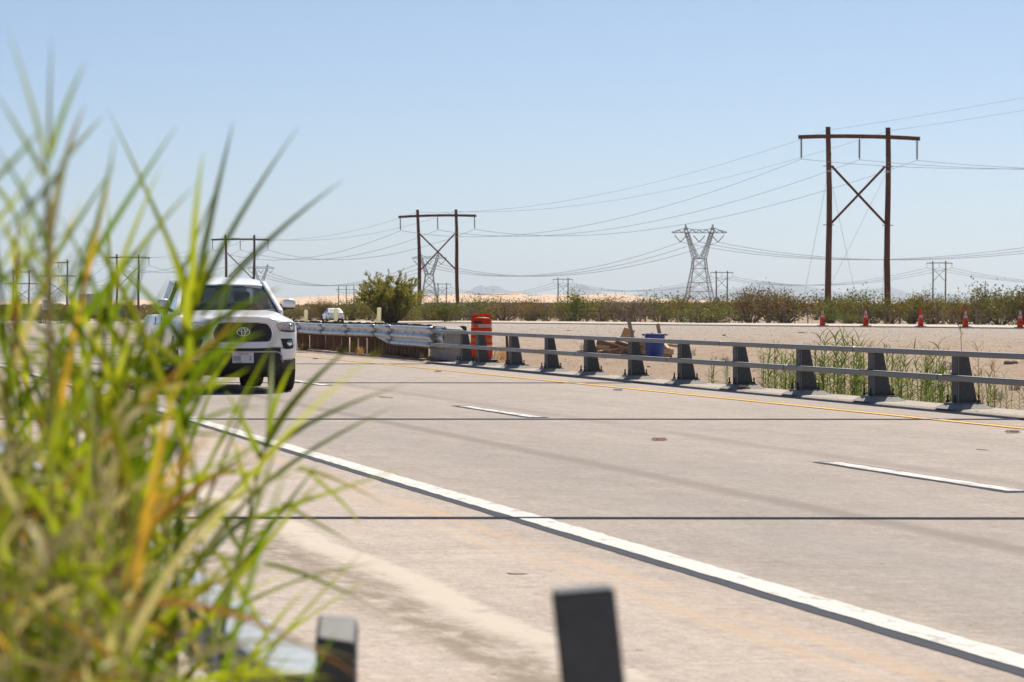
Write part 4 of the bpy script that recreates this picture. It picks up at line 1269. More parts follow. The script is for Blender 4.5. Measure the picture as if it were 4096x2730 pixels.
# emblem: three ellipses
def ellipse_ring(cx, cz, rx, rz, t, y):
    return MB().tube([(cx + rx * cos(2 * pi * i / 24), y, cz + rz * sin(2 * pi * i / 24)) for i in range(25)], t, 6, caps=False)
em = MB()
for cx, cz, rx, rz in ((0, 0, .098, .066), (0, .022, .064, .024), (0, -.004, .028, .060)):
    e_ = ellipse_ring(cx, .945 + cz, rx, rz, .0085, fy(0) - .060)
    em.add(e_.v, e_.f)
em.build('emblem', M['chrome'], tk, smooth=True)
MB().lathe([(.002, -.135 + .004), (.07, -.135 + .004), (.07, -.09)], 24, (0, 0, .945), 'Y', sx=1.45, sy=.95).build('emblem_plate', M['grille'], tk)
# black lower face, lip, plate
patch('lower_intake', 'grille', [.47, .55, .63, .70], lambda z: -.60, lambda z: .60, .015, 12)
o = MB()
xs_ = np.linspace(-.52, .52, 13)
for a, b_ in zip(xs_[:-1], xs_[1:]): o.bar((a, fy(a) - .045, .635), (b_, fy(b_) - .045, .635), .05, .020)
o.build('bumper_strip', M['silver'], tk)
for s in (-1, 1):
    pts = [(s * .52, fy(.52) - .04, .635), (s * .58, fy(.58) - .04, .62), (s * .615, fy(.615) - .035, .57), (s * .63, fy(.63) - .02, .47)]
    MB().tube(pts, [.014, .017, .017, .014], 7).build('bumper_hook_trim', M['silver'], tk, smooth=True)
va = MB()
rows = []
for z, wv, dy in ((.50, .62, .0), (.40, .60, .02), (.30, .52, .06), (.24, .44, .12)):
    xs_ = np.linspace(-wv, wv, 13)
    rows.append([(x, fy(x) + dy, z) for x in xs_])
rows.append([(x, .55, .24) for x in np.linspace(-.44, .44, 13)])
va.grid(rows).build('valance', M['black_trim'], tk, smooth=True)
for s in (-1, 1):
    # wing corner below the headlamp: fog pocket, lamp, chrome trim
    xa, xb = .60, .815
    zt, zb_ = .835, .675
    rows = []
    for z in (zb_, .72, .78, zt):
        a = xa + .05 * (zt - z) / (zt - zb_); b_ = xb - .02 * abs(z - .76) / .1
        rows.append([(s * (a + (b_ - a) * i / 6), fy(a + (b_ - a) * i / 6) - .006, z) for i in range(7)])
    MB().grid(rows).build('fog_pocket', M['grille'], tk, smooth=True)
    yy = fy(.745)
    MB().lathe([(.002, -.03), (.036, -.028), (.044, -.015), (.048, .02)], 16, (s * .745, yy, .765), 'Y').build('fog_lamp', M['chrome'], tk, smooth=True)
    pts = [(s * x, fy(x) - .012, z) for x, z in ((.615, .69), (.68, .668), (.75, .667), (.805, .685), (.82, .74))]
    MB().tube(pts, .010, 6).build('fog_trim', M['chrome'], tk, smooth=True)
    # head lamp
    def hz(x, top): return float(np.interp(x, [.50, .62, .74, .86], [1.065, 1.09, 1.10, 1.075] if top else [.975, .945, .93, .935]))
    for nm, mt_, off, k0, k1, x0, x1 in (('headlamp', 'lamp_silver', .010, 0, 1, .515, .865), ('headlamp_lens', 'glass_clear', .028, 0, 1, .508, .868), ('indicator', 'amber', .016, .15, .7, .525, .565), ('lamp_mask', 'grille', .015, 0, .18, .60, .86)):
        rows = []
        for f in (0, .33, .66, 1):
            ff = k0 + (k1 - k0) * f
            rows.append([(s * x, fy(x) - off - (.012 if nm == 'headlamp_lens' and 0 < i < 7 else 0), hz(x, 0) + (hz(x, 1) - hz(x, 0)) * ff) for i, x in enumerate(np.linspace(x0, x1, 8))])
        MB().grid(rows).build(nm, M[mt_], tk, smooth=True)
    for cx, rr in ((.755, .052), (.665, .040)):
        MB().lathe([(.004, -.035), (rr * .7, -.024), (rr, -.01), (rr * 1.05, .03)], 16, (s * cx, fy(cx), 1.015), 'Y').build('headlamp_projector', M['chrome'], tk, smooth=True)
    # flare and mud-guard edge
    rows = []
    for i in range(13):
        a = radians(28 + 124 * i / 12)
        rows.append([(s * .942, .95 + .47 * cos(a), .42 + .47 * sin(a)), (s * .957, .95 + .49 * cos(a), .42 + .49 * sin(a)), (s * .945, .95 + .54 * cos(a), .42 + .54 * sin(a))])
    MB().grid(rows).build('wheel_flare', M['car_white'], tk, smooth=True)
    rows = [[(p[0], p[1] + 3.25, p[2]) for p in r] for r in rows]
    MB().grid(rows).build('wheel_flare', M['car_white'], tk, smooth=True)
    # lower black corner of the bumper
    rows = []
    for z, w0, w1, dy in ((.50, .60, .925, .0), (.42, .60, .93, .02), (.36, .64, .92, .05)):
        rows.append([(s * x, fy(x) + dy, z) for x in np.linspace(w0, w1, 7)])
    MB().grid(rows).build('corner_skirt', M['black_trim'], tk, smooth=True)
    # mirror
    mr = MB()
    rg = []
    for x, k in ((.90, .5), (.93, .9), (1.0, 1.0), (1.07, .97), (1.105, .7), (1.115, .3)):
        cz, hz_, dz_ = 1.375, .088 * k, .075 * k
        rg.append([(s * x, 1.78 + dz_ * 1.0 * cos(t_), cz + hz_ * (1 if abs(sin(t_)) < .9 else .96) * sin(t_) * (1.0 if sin(t_) > 0 else .95)) for t_ in [2 * pi * i / 14 for i in range(14)]])
    mr.loft(rg); m_ = mr.build('wing_mirror', M['car_white'], tk, smooth=True)
    MB().loft([[(s * x, 1.78 + .062 * cos(t_), 1.302 + .018 * sin(t_)) for t_ in [2 * pi * i / 10 for i in range(10)]] for x in (.92, 1.0, 1.085)]).build('mirror_base', M['black_trim'], m_, smooth=True)
    MB().bar((s * .86, 1.80, 1.25), (s * .95, 1.78, 1.30), .06, .05).build('mirror_arm', M['black_trim'], m_)
    # side step, door gaps and handles
    MB().tube([(s * .93, 1.6, .36), (s * .97, 1.75, .35), (s * .97, 3.5, .35), (s * .93, 3.65, .36)], .04, 8).build('side_step', M['silver'], tk, smooth=True)
    for yg in (1.66, 2.72, 3.58):
        MB().bar((s * .941, yg, .50), (s * .927, yg, 1.16), .012, .012).build('door_gap', M['black_trim'], tk)
    for yg in (2.55, 3.42):
        MB().tube([(s * .94, yg - .1, 1.04), (s * .972, yg - .08, 1.045), (s * .972, yg + .08, 1.045), (s * .94, yg + .1, 1.04)], .014, 6).build('door_handle', M['chrome'], tk, smooth=True)
# number plate
pl = MB().box((0, fy(0) - .034, .545), (.33, .012, .165)).build('number_plate', M['plate'], tk, bevel=.006)
MB().box((-.09, fy(0) - .0415, .535), (.11, .003, .078)).build('plate_blank', M['plate_grey'], pl)
text('California', .042, (0, fy(0) - .0415, .603), M['plate_red'], pl, ext=.001)
text('ROGERS', .024, (-.06, fy(0) - .0415, .474), M['ink'], pl, ext=.001)
text('2', .075, (.11, fy(0) - .0415, .535), M['ink'], pl, ext=.001)
MB().box((0, fy(0) - .026, .545), (.355, .012, .19)).build('plate_frame', M['black_trim'], pl)
# hood seam
o = MB()
hs = [(.0, 1.172), (.22, 1.170), (.41, 1.158), (.50, 1.112), (.56, 1.075)]
hs = [(-x, z) for x, z in hs[:0:-1]] + hs
for a, b_ in zip(hs[:-1], hs[1:]): o.bar((a[0], fy(a[0]) + .004, a[1]), (b_[0], fy(b_[0]) + .004, b_[1]), .012, .006)
o.build('bonnet_seam', M['black_trim'], tk)
# cab frame
A = lambda s: Vector((s * .835, 1.46, 1.225)); B = lambda s: Vector((s * .655, 2.24, 1.715))
C_ = lambda s: Vector((s * .66, 3.40, 1.735)); D_ = lambda s: Vector((s * .82, 3.62, 1.20))
roof = MB(); rows = []
for y, w, ze, zc in ((2.06, .60, 1.640, 1.652), (2.16, .65, 1.685, 1.705), (2.32, .672, 1.720, 1.755), (2.5, .685, 1.738, 1.785), (2.8, .69, 1.75, 1.81), (3.2, .685, 1.745, 1.795), (3.42, .66, 1.725, 1.755), (3.46, .62, 1.69, 1.70)):
    hw = [(-1, -.035), (-.985, 0), (-.9, .35), (-.7, .72), (-.4, .93), (0, 1)]
    row = [(x * w, y, ze + (zc - ze) * k) for x, k in hw]; rows.append(row + [(-p[0], p[1], p[2]) for p in row[-2::-1]])
ro = roof.grid(rows).build('roof', M['car_white'], tk, smooth=True)
mm = ro.modifiers.new('thick', 'SOLIDIFY'); mm.thickness = .03; mm.offset = -1
MB().bar((-.12, 3.1, 1.80), (-.12, 3.22, 1.86), .03, .05).build('antenna_fin', M['black_trim'], ro)
for s in (-1, 1):
    MB().bar(A(s), B(s), .085, .075, up=(1, 0, 0), w1=.075).build('pillar', M['car_white'], tk, bevel=.02)
    MB().bar(Vector((s * .815, 1.475, 1.225)), Vector((s * .632, 2.245, 1.70)), .03, .05, up=(1, 0, 0)).build('windscreen_seal', M['black_trim'], tk)
    MB().bar(B(s), C_(s), .06, .06).build('roof_rail', M['car_white'], tk, bevel=.015)
    MB().bar(D_(s), C_(s), .26, .08, up=(1, 0, 0), w1=.2).build('pillar', M['car_white'], tk, bevel=.02)
    MB().bar((s * .875, 2.72, 1.18), (s * .675, 2.74, 1.73), .09, .04, up=(1, 0, 0)).build('pillar', M['black_trim'], tk)
    MB().bar((s * .862, 1.62, 1.172), (s * .862, 3.6, 1.176), .05, .05).build('window_sill', M['car_white'], tk)
    g = MB(); g.add([(s * .865, 1.56, 1.21), (s * .86, 3.5, 1.21), (s * .675, 3.36, 1.70), (s * .668, 2.28, 1.70)], [(0, 1, 2, 3)])
    g.build('side_window', M['glass_dark'], tk)
# windscreen, curved
rows = []
for f in np.linspace(0, 1, 6):
    w = .815 + (.635 - .815) * f; yc = 1.36 + (2.05 - 1.36) * f; z = 1.232 + (1.655 - 1.232) * f
    rows.append([(w * x, yc + .11 * x * x, z + .01 * (1 - x * x)) for x in np.linspace(-1, 1, 9)])
MB().grid(rows).build('windscreen', M['glass'], tk, smooth=True)
MB().grid([[(w * x, yc + .11 * x * x, z - .0) for x in np.linspace(-1, 1, 9)] for w, yc, z in ((.84, 1.30, 1.235), (.83, 1.38, 1.238))]).build('cowl', M['black_trim'], tk)
for s in (-.5, .25):
    MB().tube([(s * .9, 1.38, 1.245), (s * .9 + .25, 1.44, 1.262), (s * .9 + .5, 1.49, 1.275)], .010, 5).build('wiper', M['black_trim'], tk)
rows = [[(-.62, 3.60, 1.22), (.62, 3.60, 1.22)], [(-.56, 3.46, 1.66), (.56, 3.46, 1.66)]]
MB().grid(rows).build('rear_window', M['glass'], tk)
MB().bar((-.66, 3.43, 1.70), (.66, 3.43, 1.70), .06, .07).build('rear_header', M['car_white'], tk)
for s in (-1, 1):
    st = MB()
    st.loft([[(s * .38 + a * .26, 2.55 + b_ * .07, z) for a, b_ in ((-1, -1), (1, -1), (1, 1), (-1, 1))] for z in (.80, 1.25)] + [[(s * .38 + a * .22, 2.68 + b_ * .06, z) for a, b_ in ((-1, -1), (1, -1), (1, 1), (-1, 1))] for z in (1.38,)])
    se = st.build('seat', M['interior'], tk, bevel=.03)
    MB().box((s * .38, 2.72, 1.49), (.26, .09, .17)).build('headrest', M['interior'], se, bevel=.03)
MB().box((0, 1.78, 1.13), (1.55, .52, .20)).build('dashboard', M['interior'], tk, bevel=.05)
MB().box((0, 2.6, .82), (1.6, 1.9, .5)).build('cabin_floor', M['interior'], tk)
MB().tube([(.38 + .18 * cos(2 * pi * i / 20), 2.08 + .05 * sin(2 * pi * i / 20), 1.20 + .17 * sin(2 * pi * i / 20)) for i in range(21)], .018, 6, caps=False).build('steering_wheel', M['interior'], tk, smooth=True)
MB().box((0, 2.16, 1.615), (.24, .04, .07)).build('inside_mirror', M['interior'], tk, bevel=.015)
MB().box((-.02, 2.13, 1.66), (.16, .05, .05)).build('mirror_mount', M['interior'], tk)
MB().box((0, 5.36, .85), (1.5, .06, .64)).build('tailgate', M['car_white'], tk, bevel=.02)
MB().box((0, 5.46, .52), (1.8, .14, .16)).build('rear_bumper', M['chrome'], tk, bevel=.03)

# ================================================================== WHITE SEDAN ON THE FAR ROAD
cp = px3(1345, 1217, 322)
cg = ground_h(cp.x, cp.y) + .10
ry = atan2(-cp.x, cp.y) + .16       # seen from behind and a little from its left
sd_ = thing('white_sedan', 'white sedan on the far road beyond the guardrail, seen from behind', 'car', (cp.x, cp.y, cg), ry)
def sring(y, w, zb, zs, zt, k=.86):
    h = [(0, zb), (w * .85, zb), (w, zb + .12), (w, zs * .75 + zb * .25), (w * .97, zs), (w * k, zt - .03), (w * .5, zt), (0, zt + .01)]
    return [(x, y, z) for x, z in h] + [(-x, y, z) for x, z in h[-2:0:-1]]
mb = MB(); mb.loft([sring(*q) for q in ((0, .78, .30, .72, .98), (.06, .86, .24, .75, 1.03), (.25, .90, .22, .78, 1.06), (.8, .91, .18, .80, 1.04), (2.0, .91, .17, .80, .98), (3.2, .91, .17, .78, .96), (4.0, .89, .18, .72, .86), (4.5, .80, .22, .60, .72), (4.62, .68, .28, .5, .6))])
mb.build('body', M['car_white'], sd_, smooth='auto')
cab = MB()
def cring(y0, y1, w, z): return [(-w, y0, z), (-w * .6, y0 - .04, z), (w * .6, y0 - .04, z), (w, y0, z), (w, y1, z), (w * .5, y1 + .06, z), (-w * .5, y1 + .06, z), (-w, y1, z)]
cab.loft([cring(.55, 3.25, .80, 1.0), cring(.95, 2.75, .70, 1.22), cring(1.25, 2.35, .60, 1.40), cring(1.5, 2.2, .48, 1.44)])
cab.build('cabin', M['car_white'], sd_, smooth='auto')
def q4(nm, mat, pts): MB().add(pts, [(0, 1, 2, 3)]).build(nm, M[mat], sd_)
q4('rear_window', 'grille', [(-.64, .585, 1.06), (.64, .585, 1.06), (.52, 1.06, 1.335), (-.52, 1.06, 1.335)])
for s in (-1, 1):
    q4('side_window', 'grille', [(s * .795, .95, 1.05), (s * .795, 1.85, 1.05), (s * .645, 1.85, 1.345), (s * .655, 1.28, 1.345)])
    q4('side_window', 'grille', [(s * .795, 1.92, 1.05), (s * .795, 2.95, 1.05), (s * .66, 2.42, 1.33), (s * .645, 1.92, 1.345)])
    MB().loft([[(s * .42, -.02, .80), (s * .42, .06, .80), (s * .42, .06, .84), (s * .42, -.02, .84)], [(s * .86, .04, .78), (s * .86, .2, .78), (s * .86, .2, .90), (s * .86, .04, .90)]]).build('tail_lamp', M['tail_red'], sd_)
    MB().box((s * .68, .01, .45), (.22, .06, .05)).build('reflector', M['tail_red'], sd_)
    MB().loft([[(s * .90, 2.6 + a * .05, 1.02 + b_ * .05) for a, b_ in ((-1, -1), (1, -1), (1, 1), (-1, 1))], [(s * 1.10, 2.6 + a * .07, 1.05 + b_ * .08) for a, b_ in ((-1, -1), (1, -1), (1, 1), (-1, 1))]]).build('wing_mirror', M['black_trim'], sd_)
    for yy in (.9, 3.7):
        w_ = MB().lathe([(.20, -.10), (.30, -.11), (.33, -.08), (.33, .08), (.30, .11), (.20, .10)], 18, (s * .82, yy, .33), 'X').build('wheel', M['tyre'], sd_, smooth=True)
MB().box((0, -.03, .72), (.34, .03, .16)).build('number_plate', M['plate_grey'], sd_)
MB().box((0, .05, .26), (1.45, .2, .16)).build('rear_diffuser', M['black_trim'], sd_)
MB().loft([[(-.03, 1.5, 1.44), (.03, 1.5, 1.44), (.03, 1.75, 1.44), (-.03, 1.75, 1.44)], [(-.01, 1.5, 1.52), (.01, 1.5, 1.52), (.01, 1.55, 1.52), (-.01, 1.55, 1.52)]]).build('roof_fin', M['car_white'], sd_)

# box truck and dark flat trailer beyond the reeds
bp = px3(398, 1217, 320); bgz = ground_h(bp.x, bp.y) + .1
bt = thing('box_truck', 'grey box truck on the far road, mostly hidden by reeds', 'truck', (bp.x, bp.y, bgz), -TH + .28)
MB().box((0, 3, 1.85), (2.6, 6.0, 2.2)).build('cargo_box', M['box_grey'], bt, bevel=.04)
for s in (-1, 1):
    MB().box((s * .63, -.015, 1.85), (1.18, .03, 2.0)).build('rear_door', M['box_grey'], bt)
    MB().box((s * 1.32, 3, 2.93), (.05, 6.0, .06)).build('edge_rail', M['silver'], bt)
    for yy in (1.2, 7.0): MB().lathe([(.25, -.14), (.48, -.14), (.48, .14), (.25, .14)], 16, (s * 1.05, yy, .48), 'X').build('wheel', M['tyre'], bt)
    MB().box((s * 1.05, .0, .66), (.3, .08, .12)).build('tail_lamp', M['tail_red'], bt)
MB().box((0, 3.4, .62), (2.2, 7.0, .24)).build('chassis', M['black_trim'], bt)
MB().box((0, 7.1, 1.45), (2.2, 1.6, 1.6)).build('cab', M['box_grey'], bt, bevel=.15)
MB().box((0, -.1, .42), (2.3, .12, .14)).build('rear_bumper', M['black_trim'], bt)
dp = px3(468, 1217, 314); dgz = ground_h(dp.x, dp.y) + .1
dt = thing('equipment_trailer', 'low dark equipment trailer beside the grey box truck', 'trailer', (dp.x, dp.y, dgz), -TH + .28)
MB().box((0, 2, .62), (1.6, 4.2, .18)).build('deck', M['black_trim'], dt)
MB().box((0, 2, 1.05), (1.5, 3.6, .62)).build('load', M['rubber'], dt, bevel=.12)
MB().box((0, -.1, .95), (1.6, .06, .5)).build('tail_ramp', M['fence_post'], dt)
for s in (-1, 1):
    for yy in (1.5, 2.5): MB().lathe([(.2, -.1), (.34, -.1), (.34, .1), (.2, .1)], 14, (s * .85, yy, .34), 'X').build('wheel', M['tyre'], dt)
    MB().bar((s * .75, 0, .6), (s * .75, 4, .6), .06).build('frame_rail', M['silver'], dt)

# ================================================================== DESERT SHRUBS
def shrub_meshes(seed, w, h, nleaf, ls, mat, nstem=16, up=.9, fill=1.0, align=0.0, slim=1.0):
    r = random.Random(seed)
    br = MB(); tips = []
    for i in range(nstem):
        a = r.uniform(0, 2 * pi); spread = sqrt(r.random())
        hh = h * (1 - .42 * spread ** 2) * r.uniform(.72, 1.0)
        ex, ey = cos(a) * spread * w / 2 * .9, sin(a) * spread * w / 2 * .9
        pts = [Vector((ex * .05, ey * .05, -.05))]
        for f in (.35, .7, 1.0):
            pts.append(Vector((ex * (f ** .75) + r.uniform(-.06, .06) * w, ey * (f ** .75) + r.uniform(-.06, .06) * w, hh * f ** up)))
        br.tube(pts, [.028 * h / 1.8, .02 * h / 1.8, .013, .006], 4, caps=False)
        tips.append(pts)
        for k in range(2):
            b0 = pts[1].lerp(pts[3], r.uniform(.1, .7)); b1 = b0 + Vector((r.uniform(-.22, .22) * w, r.uniform(-.22, .22) * w, r.uniform(.05, .26) * h))
            br.tube([b0, b0.lerp(b1, .5) + Vector((0, 0, .03)), b1], [.010, .008, .004], 3, caps=False)
            tips.append([b0, b0.lerp(b1, .4), b0.lerp(b1, .75), b1])
    vs, fs = [], []
    for i in range(nleaf):
        pts = tips[r.randrange(len(tips))]
        f = r.random() ** .7
        k = min(2, int(f * 3)); p = pts[k].lerp(pts[k + 1], f * 3 - k)
        s = (.05 + .06 * r.random()) * w * fill
        p = p + Vector((r.gauss(0, s), r.gauss(0, s), r.gauss(0, s * .8)))
        if p.z < .04: p.z = .04 + .1 * r.random()
        d = Vector((r.gauss(0, 1), r.gauss(0, 1), r.gauss(.5, 1))).normalized()
        d = (d + (pts[k + 1] - pts[k]).normalized() * align).normalized()
        e = d.cross(Vector((r.gauss(0, 1), r.gauss(0, 1), r.gauss(0, 1)))).normalized()
        L = ls * r.uniform(.6, 1.5); W = L * r.uniform(.3, .55) * slim
        o = len(vs)
        vs += [p - e * W * .5, p + e * W * .5, p + d * L * .55 + e * W * .55, p + d * L, p + d * L * .5 - e * W * .55]
        fs.append((o, o + 1, o + 2, o + 3, o + 4))
    me = bpy.data.meshes.new('crown'); me.from_pydata([tuple(v) for v in vs], [], fs); me.materials.append(M[mat])
    return me, br.mesh('branches', M['twig'])

protos = {}
for mname, n in (('creosote', 5), ('creosote_green', 4), ('brush_brown', 4), ('dead', 2)):
    protos[mname] = [shrub_meshes(100 * len(mname) + k, 2.4 + .3 * k, 1.8, 1700 if mname != 'dead' else 800, .088 if mname != 'dead' else .06, mname, 15 + k) for k in range(n)]

bins = [(700, 'seen through the reeds'), (1250, 'behind the white pickup'), (1420, 'behind the white sedan'), (1705, 'behind the large bush'), (1850, 'right of the large bush'), (2010, 'above the traffic drum'), (2250, 'left of the lumber pile'), (2440, 'above the left end of the lumber'), (2560, 'above the upright plank'), (2700, 'above the blue trash can'),
        (2950, 'in front of the nearest lattice tower'), (3260, 'left of the leftmost cone'), (3460, 'between the first and second cones'), (3680, 'between the second and third cones'), (3860, 'between the third and fourth cones'), (4080, 'between the fourth and fifth cones'), (9999, 'at the right edge behind the last cone')]
cname = {'creosote': 'olive', 'creosote_green': 'green', 'brush_brown': 'brown', 'dead': 'dry grey'}
rname = ['by the wire fence', 'in the middle rows', 'in the back rows']
def place_shrub(px, z, hgt, wid, mname, row, label=None, k=None):
    p = px3(px, HORIZON, z); g = ground_h(p.x, p.y)
    place = [n for lim, n in bins if px < lim][0]
    size = 'tall' if hgt > 2.1 else ('low' if hgt < 1.15 else 'rounded')
    t = thing('desert_shrub', label or f'{size} {cname[mname]} shrub {rname[row]} {place}', 'shrub', (p.x, p.y, g - .03), RND.uniform(0, 6.28), 'desert shrubs beyond the far road')
    me, be = protos[mname][RND.randrange(len(protos[mname])) if k is None else k]
    t.scale = (wid / 2.5, wid / 2.5, hgt / 1.8)
    obj('crown', me, t); obj('branches', be, t)
def zroad(px): return float(np.interp(px, [a for a, b in FR[::-1]], [b for a, b in FR[::-1]]))
kinds = ['creosote', 'creosote', 'creosote_green', 'brush_brown', 'brush_brown', 'dead', 'creosote_green', 'creosote']
def envelope(px):   # how tall the belt stands, in picture height of the tops
    return float(np.interp(px, [700, 1150, 1300, 1400, 1720, 1800, 1900, 2050, 2250, 2330, 2480, 2600, 2800, 2950, 3060, 3200, 3300, 3450, 3560, 3700, 3800, 3880, 3960, 4100, 4300],
                           [1235, 1224, 1220, 1212, 1200, 1192, 1195, 1205, 1185, 1200, 1180, 1190, 1190, 1172, 1150, 1168, 1163, 1173, 1178, 1160, 1173, 1178, 1152, 1120, 1112]))
px = 1165.0
while px < 4300:
    z = zroad(px) + (52 if px < 1500 else 21) + RND.uniform(0, 5)
    top = envelope(px) + RND.choice((-26, -8, 6, 18, 30)) + RND.uniform(-8, 8)
    p = px3(px, HORIZON, z); H = CAMH - (top - HORIZON) * z / FPX - ground_h(p.x, p.y)
    H = max(.7, H)
    wd = max(1.4, H * RND.uniform(1.1, 2.0))
    if 2330 < px < 2570 and RND.random() < .55:      # gaps where the sand shows
        H *= .6; wd *= .6
    place_shrub(px, z, H, wd, RND.choice(kinds), 0)
    px += wd * FPX / z * RND.uniform(.42, .75)
for row, (dz0, dz1, stp) in enumerate(((30, 50, .75), (60, 110, .8)), 1):
    px = 1150.0
    while px < 4330:
        z = zroad(px) + RND.uniform(dz0, dz1) + (25 if px < 1500 else 0)
        top = envelope(px) + RND.choice((-30, -12, 2, 12)) + RND.uniform(-6, 6)
        p = px3(px, HORIZON, z); H = CAMH - (top - HORIZON) * z / FPX - ground_h(p.x, p.y)
        H = min(3.0, max(1.1, H)); wd = H * RND.uniform(1.2, 1.7)
        place_shrub(px, z, H, wd, RND.choice(kinds[:7]), row)
        px += wd * FPX / z * RND.uniform(.6, 1.0) * stp / .75
# the tall dry grey shrub and the bright green one
place_shrub(3075, 216, 2.75, 3.2, 'dead', 0, 'tall dry grey shrub rising above the brush left of the leftmost cone', 0)
place_shrub(3720, 205, 2.3, 3.0, 'creosote_green', 0, 'bright green shrub behind the middle cone', 1)
place_shrub(3390, 200, 1.0, 2.2, 'creosote_green', 0, 'low bright green shrub right of the leftmost cone', 2)
place_shrub(4095, 192, 2.6, 4.2, 'creosote_green', 0, 'large rounded green shrub filling the right edge behind the last cone', 3)
place_shrub(1790, 236, 1.9, 3.2, 'creosote_green', 0, 'green shrub just right of the large bush', 0)
place_shrub(2810, 206, 1.6, 3.6, 'creosote_green', 0, 'wide green shrub below the nearest lattice tower', 2)
# shrubs past the left of the median
for px, z, h, w, m in ((480, 335, 2.6, 5.0, 'brush_brown'), (545, 330, 1.8, 3.5, 'creosote'), (420, 345, 2.0, 4, 'creosote'), (300, 350, 2.0, 5, 'creosote'), (230, 340, 2.2, 5, 'brush_brown'), (120, 350, 2.0, 5, 'creosote_green'), (40, 345, 2.2, 6, 'creosote'), (620, 340, 1.6, 4, 'creosote'), (700, 345, 1.9, 4, 'creosote_green'), (330, 215, .7, 1.6, 'dead'), (430, 205, .6, 1.4, 'brush_brown'), (250, 225, .9, 2.2, 'creosote'), (520, 195, .5, 1.3, 'dead'), (170, 240, 1.0, 2.4, 'creosote_green')):
    place_shrub(px, z, h, w, m, 1 if z > 300 else 0, f'{cname[m]} shrub {"beyond the far road" if z > 300 else "on the gravel median"}, seen through the reeds')
# the large bush
lb = px3(1562, HORIZON, 232); g = ground_h(lb.x, lb.y)
t = thing('large_bush', 'largest green bush behind the guardrail, left of the traffic drum', 'bush', (lb.x, lb.y, g - .1), 1.0)
me, be = shrub_meshes(78, 5.9, 4.35, 12000, .20, 'bush_leaf', 60, .95, .17, 1.6, .55)
obj('crown', me, t); obj('branches', be, t)
# the far brush that reads as one mass
r = random.Random(5)
vs, fs = [], []
def tuft_mass(cx, cy, cz, w, h, n, ls):
    for i in range(n):
        a, q = r.uniform(0, 2 * pi), sqrt(r.random())
        zz = h * (1 - q ** 3 * .5) * r.random() ** .6
        p = Vector((cx + cos(a) * q * w / 2, cy + sin(a) * q * w / 2, cz + zz))
        d = Vector((r.gauss(0, 1), r.gauss(0, 1), r.gauss(.3, 1))).normalized(); e = d.cross(Vector((r.gauss(0, 1), r.gauss(0, 1), r.gauss(0, 1)))).normalized()
        L = ls * r.uniform(.6, 1.5); o = len(vs)
        vs.extend([tuple(p - e * L * .4), tuple(p + e * L * .4), tuple(p + d * L)]); fs.append((o, o + 1, o + 2))
for i in range(1150):
    z = 300 + 1700 * r.random() ** 2.0; px = r.uniform(-300, 4400)
    if (px < 1150 and z < 360) or (1100 < px < 1560 and z < 372): continue
    p = px3(px, HORIZON, z)
    h = r.uniform(1.0, 1.75) if px > 2700 else r.uniform(.9, 1.45)
    tuft_mass(p.x, p.y, ground_h(p.x, p.y), h * r.uniform(1.6, 3.4) * (1 + z / 1500), h, 70, .18 + z * .0003)
me = bpy.data.meshes.new('desert_brush'); me.from_pydata(vs, [], fs); me.materials.append(M['brush_brown'])
o = obj('desert_brush', me); tag(o, 'far brown desert brush stretching towards the dunes', 'brush', kind='stuff')

# ================================================================== STONES, GRAVEL, LITTER
def stone_mesh(seed):
    r_ = random.Random(seed); bm = bmesh.new(); bmesh.ops.create_icosphere(bm, subdivisions=1, radius=1)
    for v in bm.verts: v.co = Vector((v.co.x * r_.uniform(.7, 1.1), v.co.y * r_.uniform(.7, 1.1), v.co.z * r_.uniform(.45, .75)))
    me = bpy.data.meshes.new('stone'); bm.to_mesh(me); bm.free(); me.materials.append(M['stone']); return me
stones = [stone_mesh(k) for k in range(4)]
for px, py, s, lb_ in ((2607 + 290, 1343, .13, 'single grey stone on the open sand right of the trash can'), (2595, 1473, .06, 'small dark stone on the sand below the trash can'), (4036, 1460, .17, 'brown stone lying near the right edge of the sand'), (4052, 1449, .14, 'second brown stone behind its twin at the right edge'), (2110, 1459, .05, 'small stone on the sand right of the drum base')):
    p = gp(px, py); o = obj('stone', stones[int(s * 100) % 4]); g = ground_h(p.x, p.y); o.location = (p.x, p.y, g + s * .2); o.scale = (s, s, s); o.rotation_euler = (0, 0, px)
    tag(o, lb_, 'stone', 'loose stones in the median')
def scatter(name, label, n, fpos, s0, s1, mat, seed):
    r_ = random.Random(seed); vs, fs = [], []
    ico = [(0, 0, 1), (.9, 0, .2), (.2, .85, .2), (-.8, .4, .2), (-.6, -.6, .2), (.4, -.8, .2)]
    tri = [(0, 1, 2), (0, 2, 3), (0, 3, 4), (0, 4, 5), (0, 5, 1)]
    for i in range(n):
        P_ = fpos(r_)
        if P_ is None: continue
        s = s0 + (s1 - s0) * r_.random() ** 5
        o_ = len(vs); a = r_.uniform(0, 6.28)
        for x, y, z in ico:
            vs.append((P_[0] + s * (x * cos(a) - y * sin(a)), P_[1] + s * (x * sin(a) + y * cos(a)), P_[2] + s * (z * .48 - .12)))
        fs += [tuple(q + o_ for q in f) for f in tri]
    me = bpy.data.meshes.new(name); me.from_pydata(vs, [], fs); me.materials.append(M[mat])
    o = obj(name, me); tag(o, label, name, kind='stuff'); return o
def f_med(r_):
    z = 60 + 125 * r_.random() ** .8; px = r_.uniform(1700, 4200); p = px3(px, HORIZON, z)
    if p.x - curve(p.y) < 15.4 or z > zroad(px) - .5: return None
    return (p.x, p.y, ground_h(p.x, p.y))
scatter('gravel', 'grey gravel and pebbles strewn over the sandy median', 7000, f_med, .015, .065, 'stone', 3)
def f_near(r_):
    y = 34 + 45 * r_.random(); x = 15.3 + 12 * r_.random() ** 1.3
    return (x, y, ground_h(x, y))
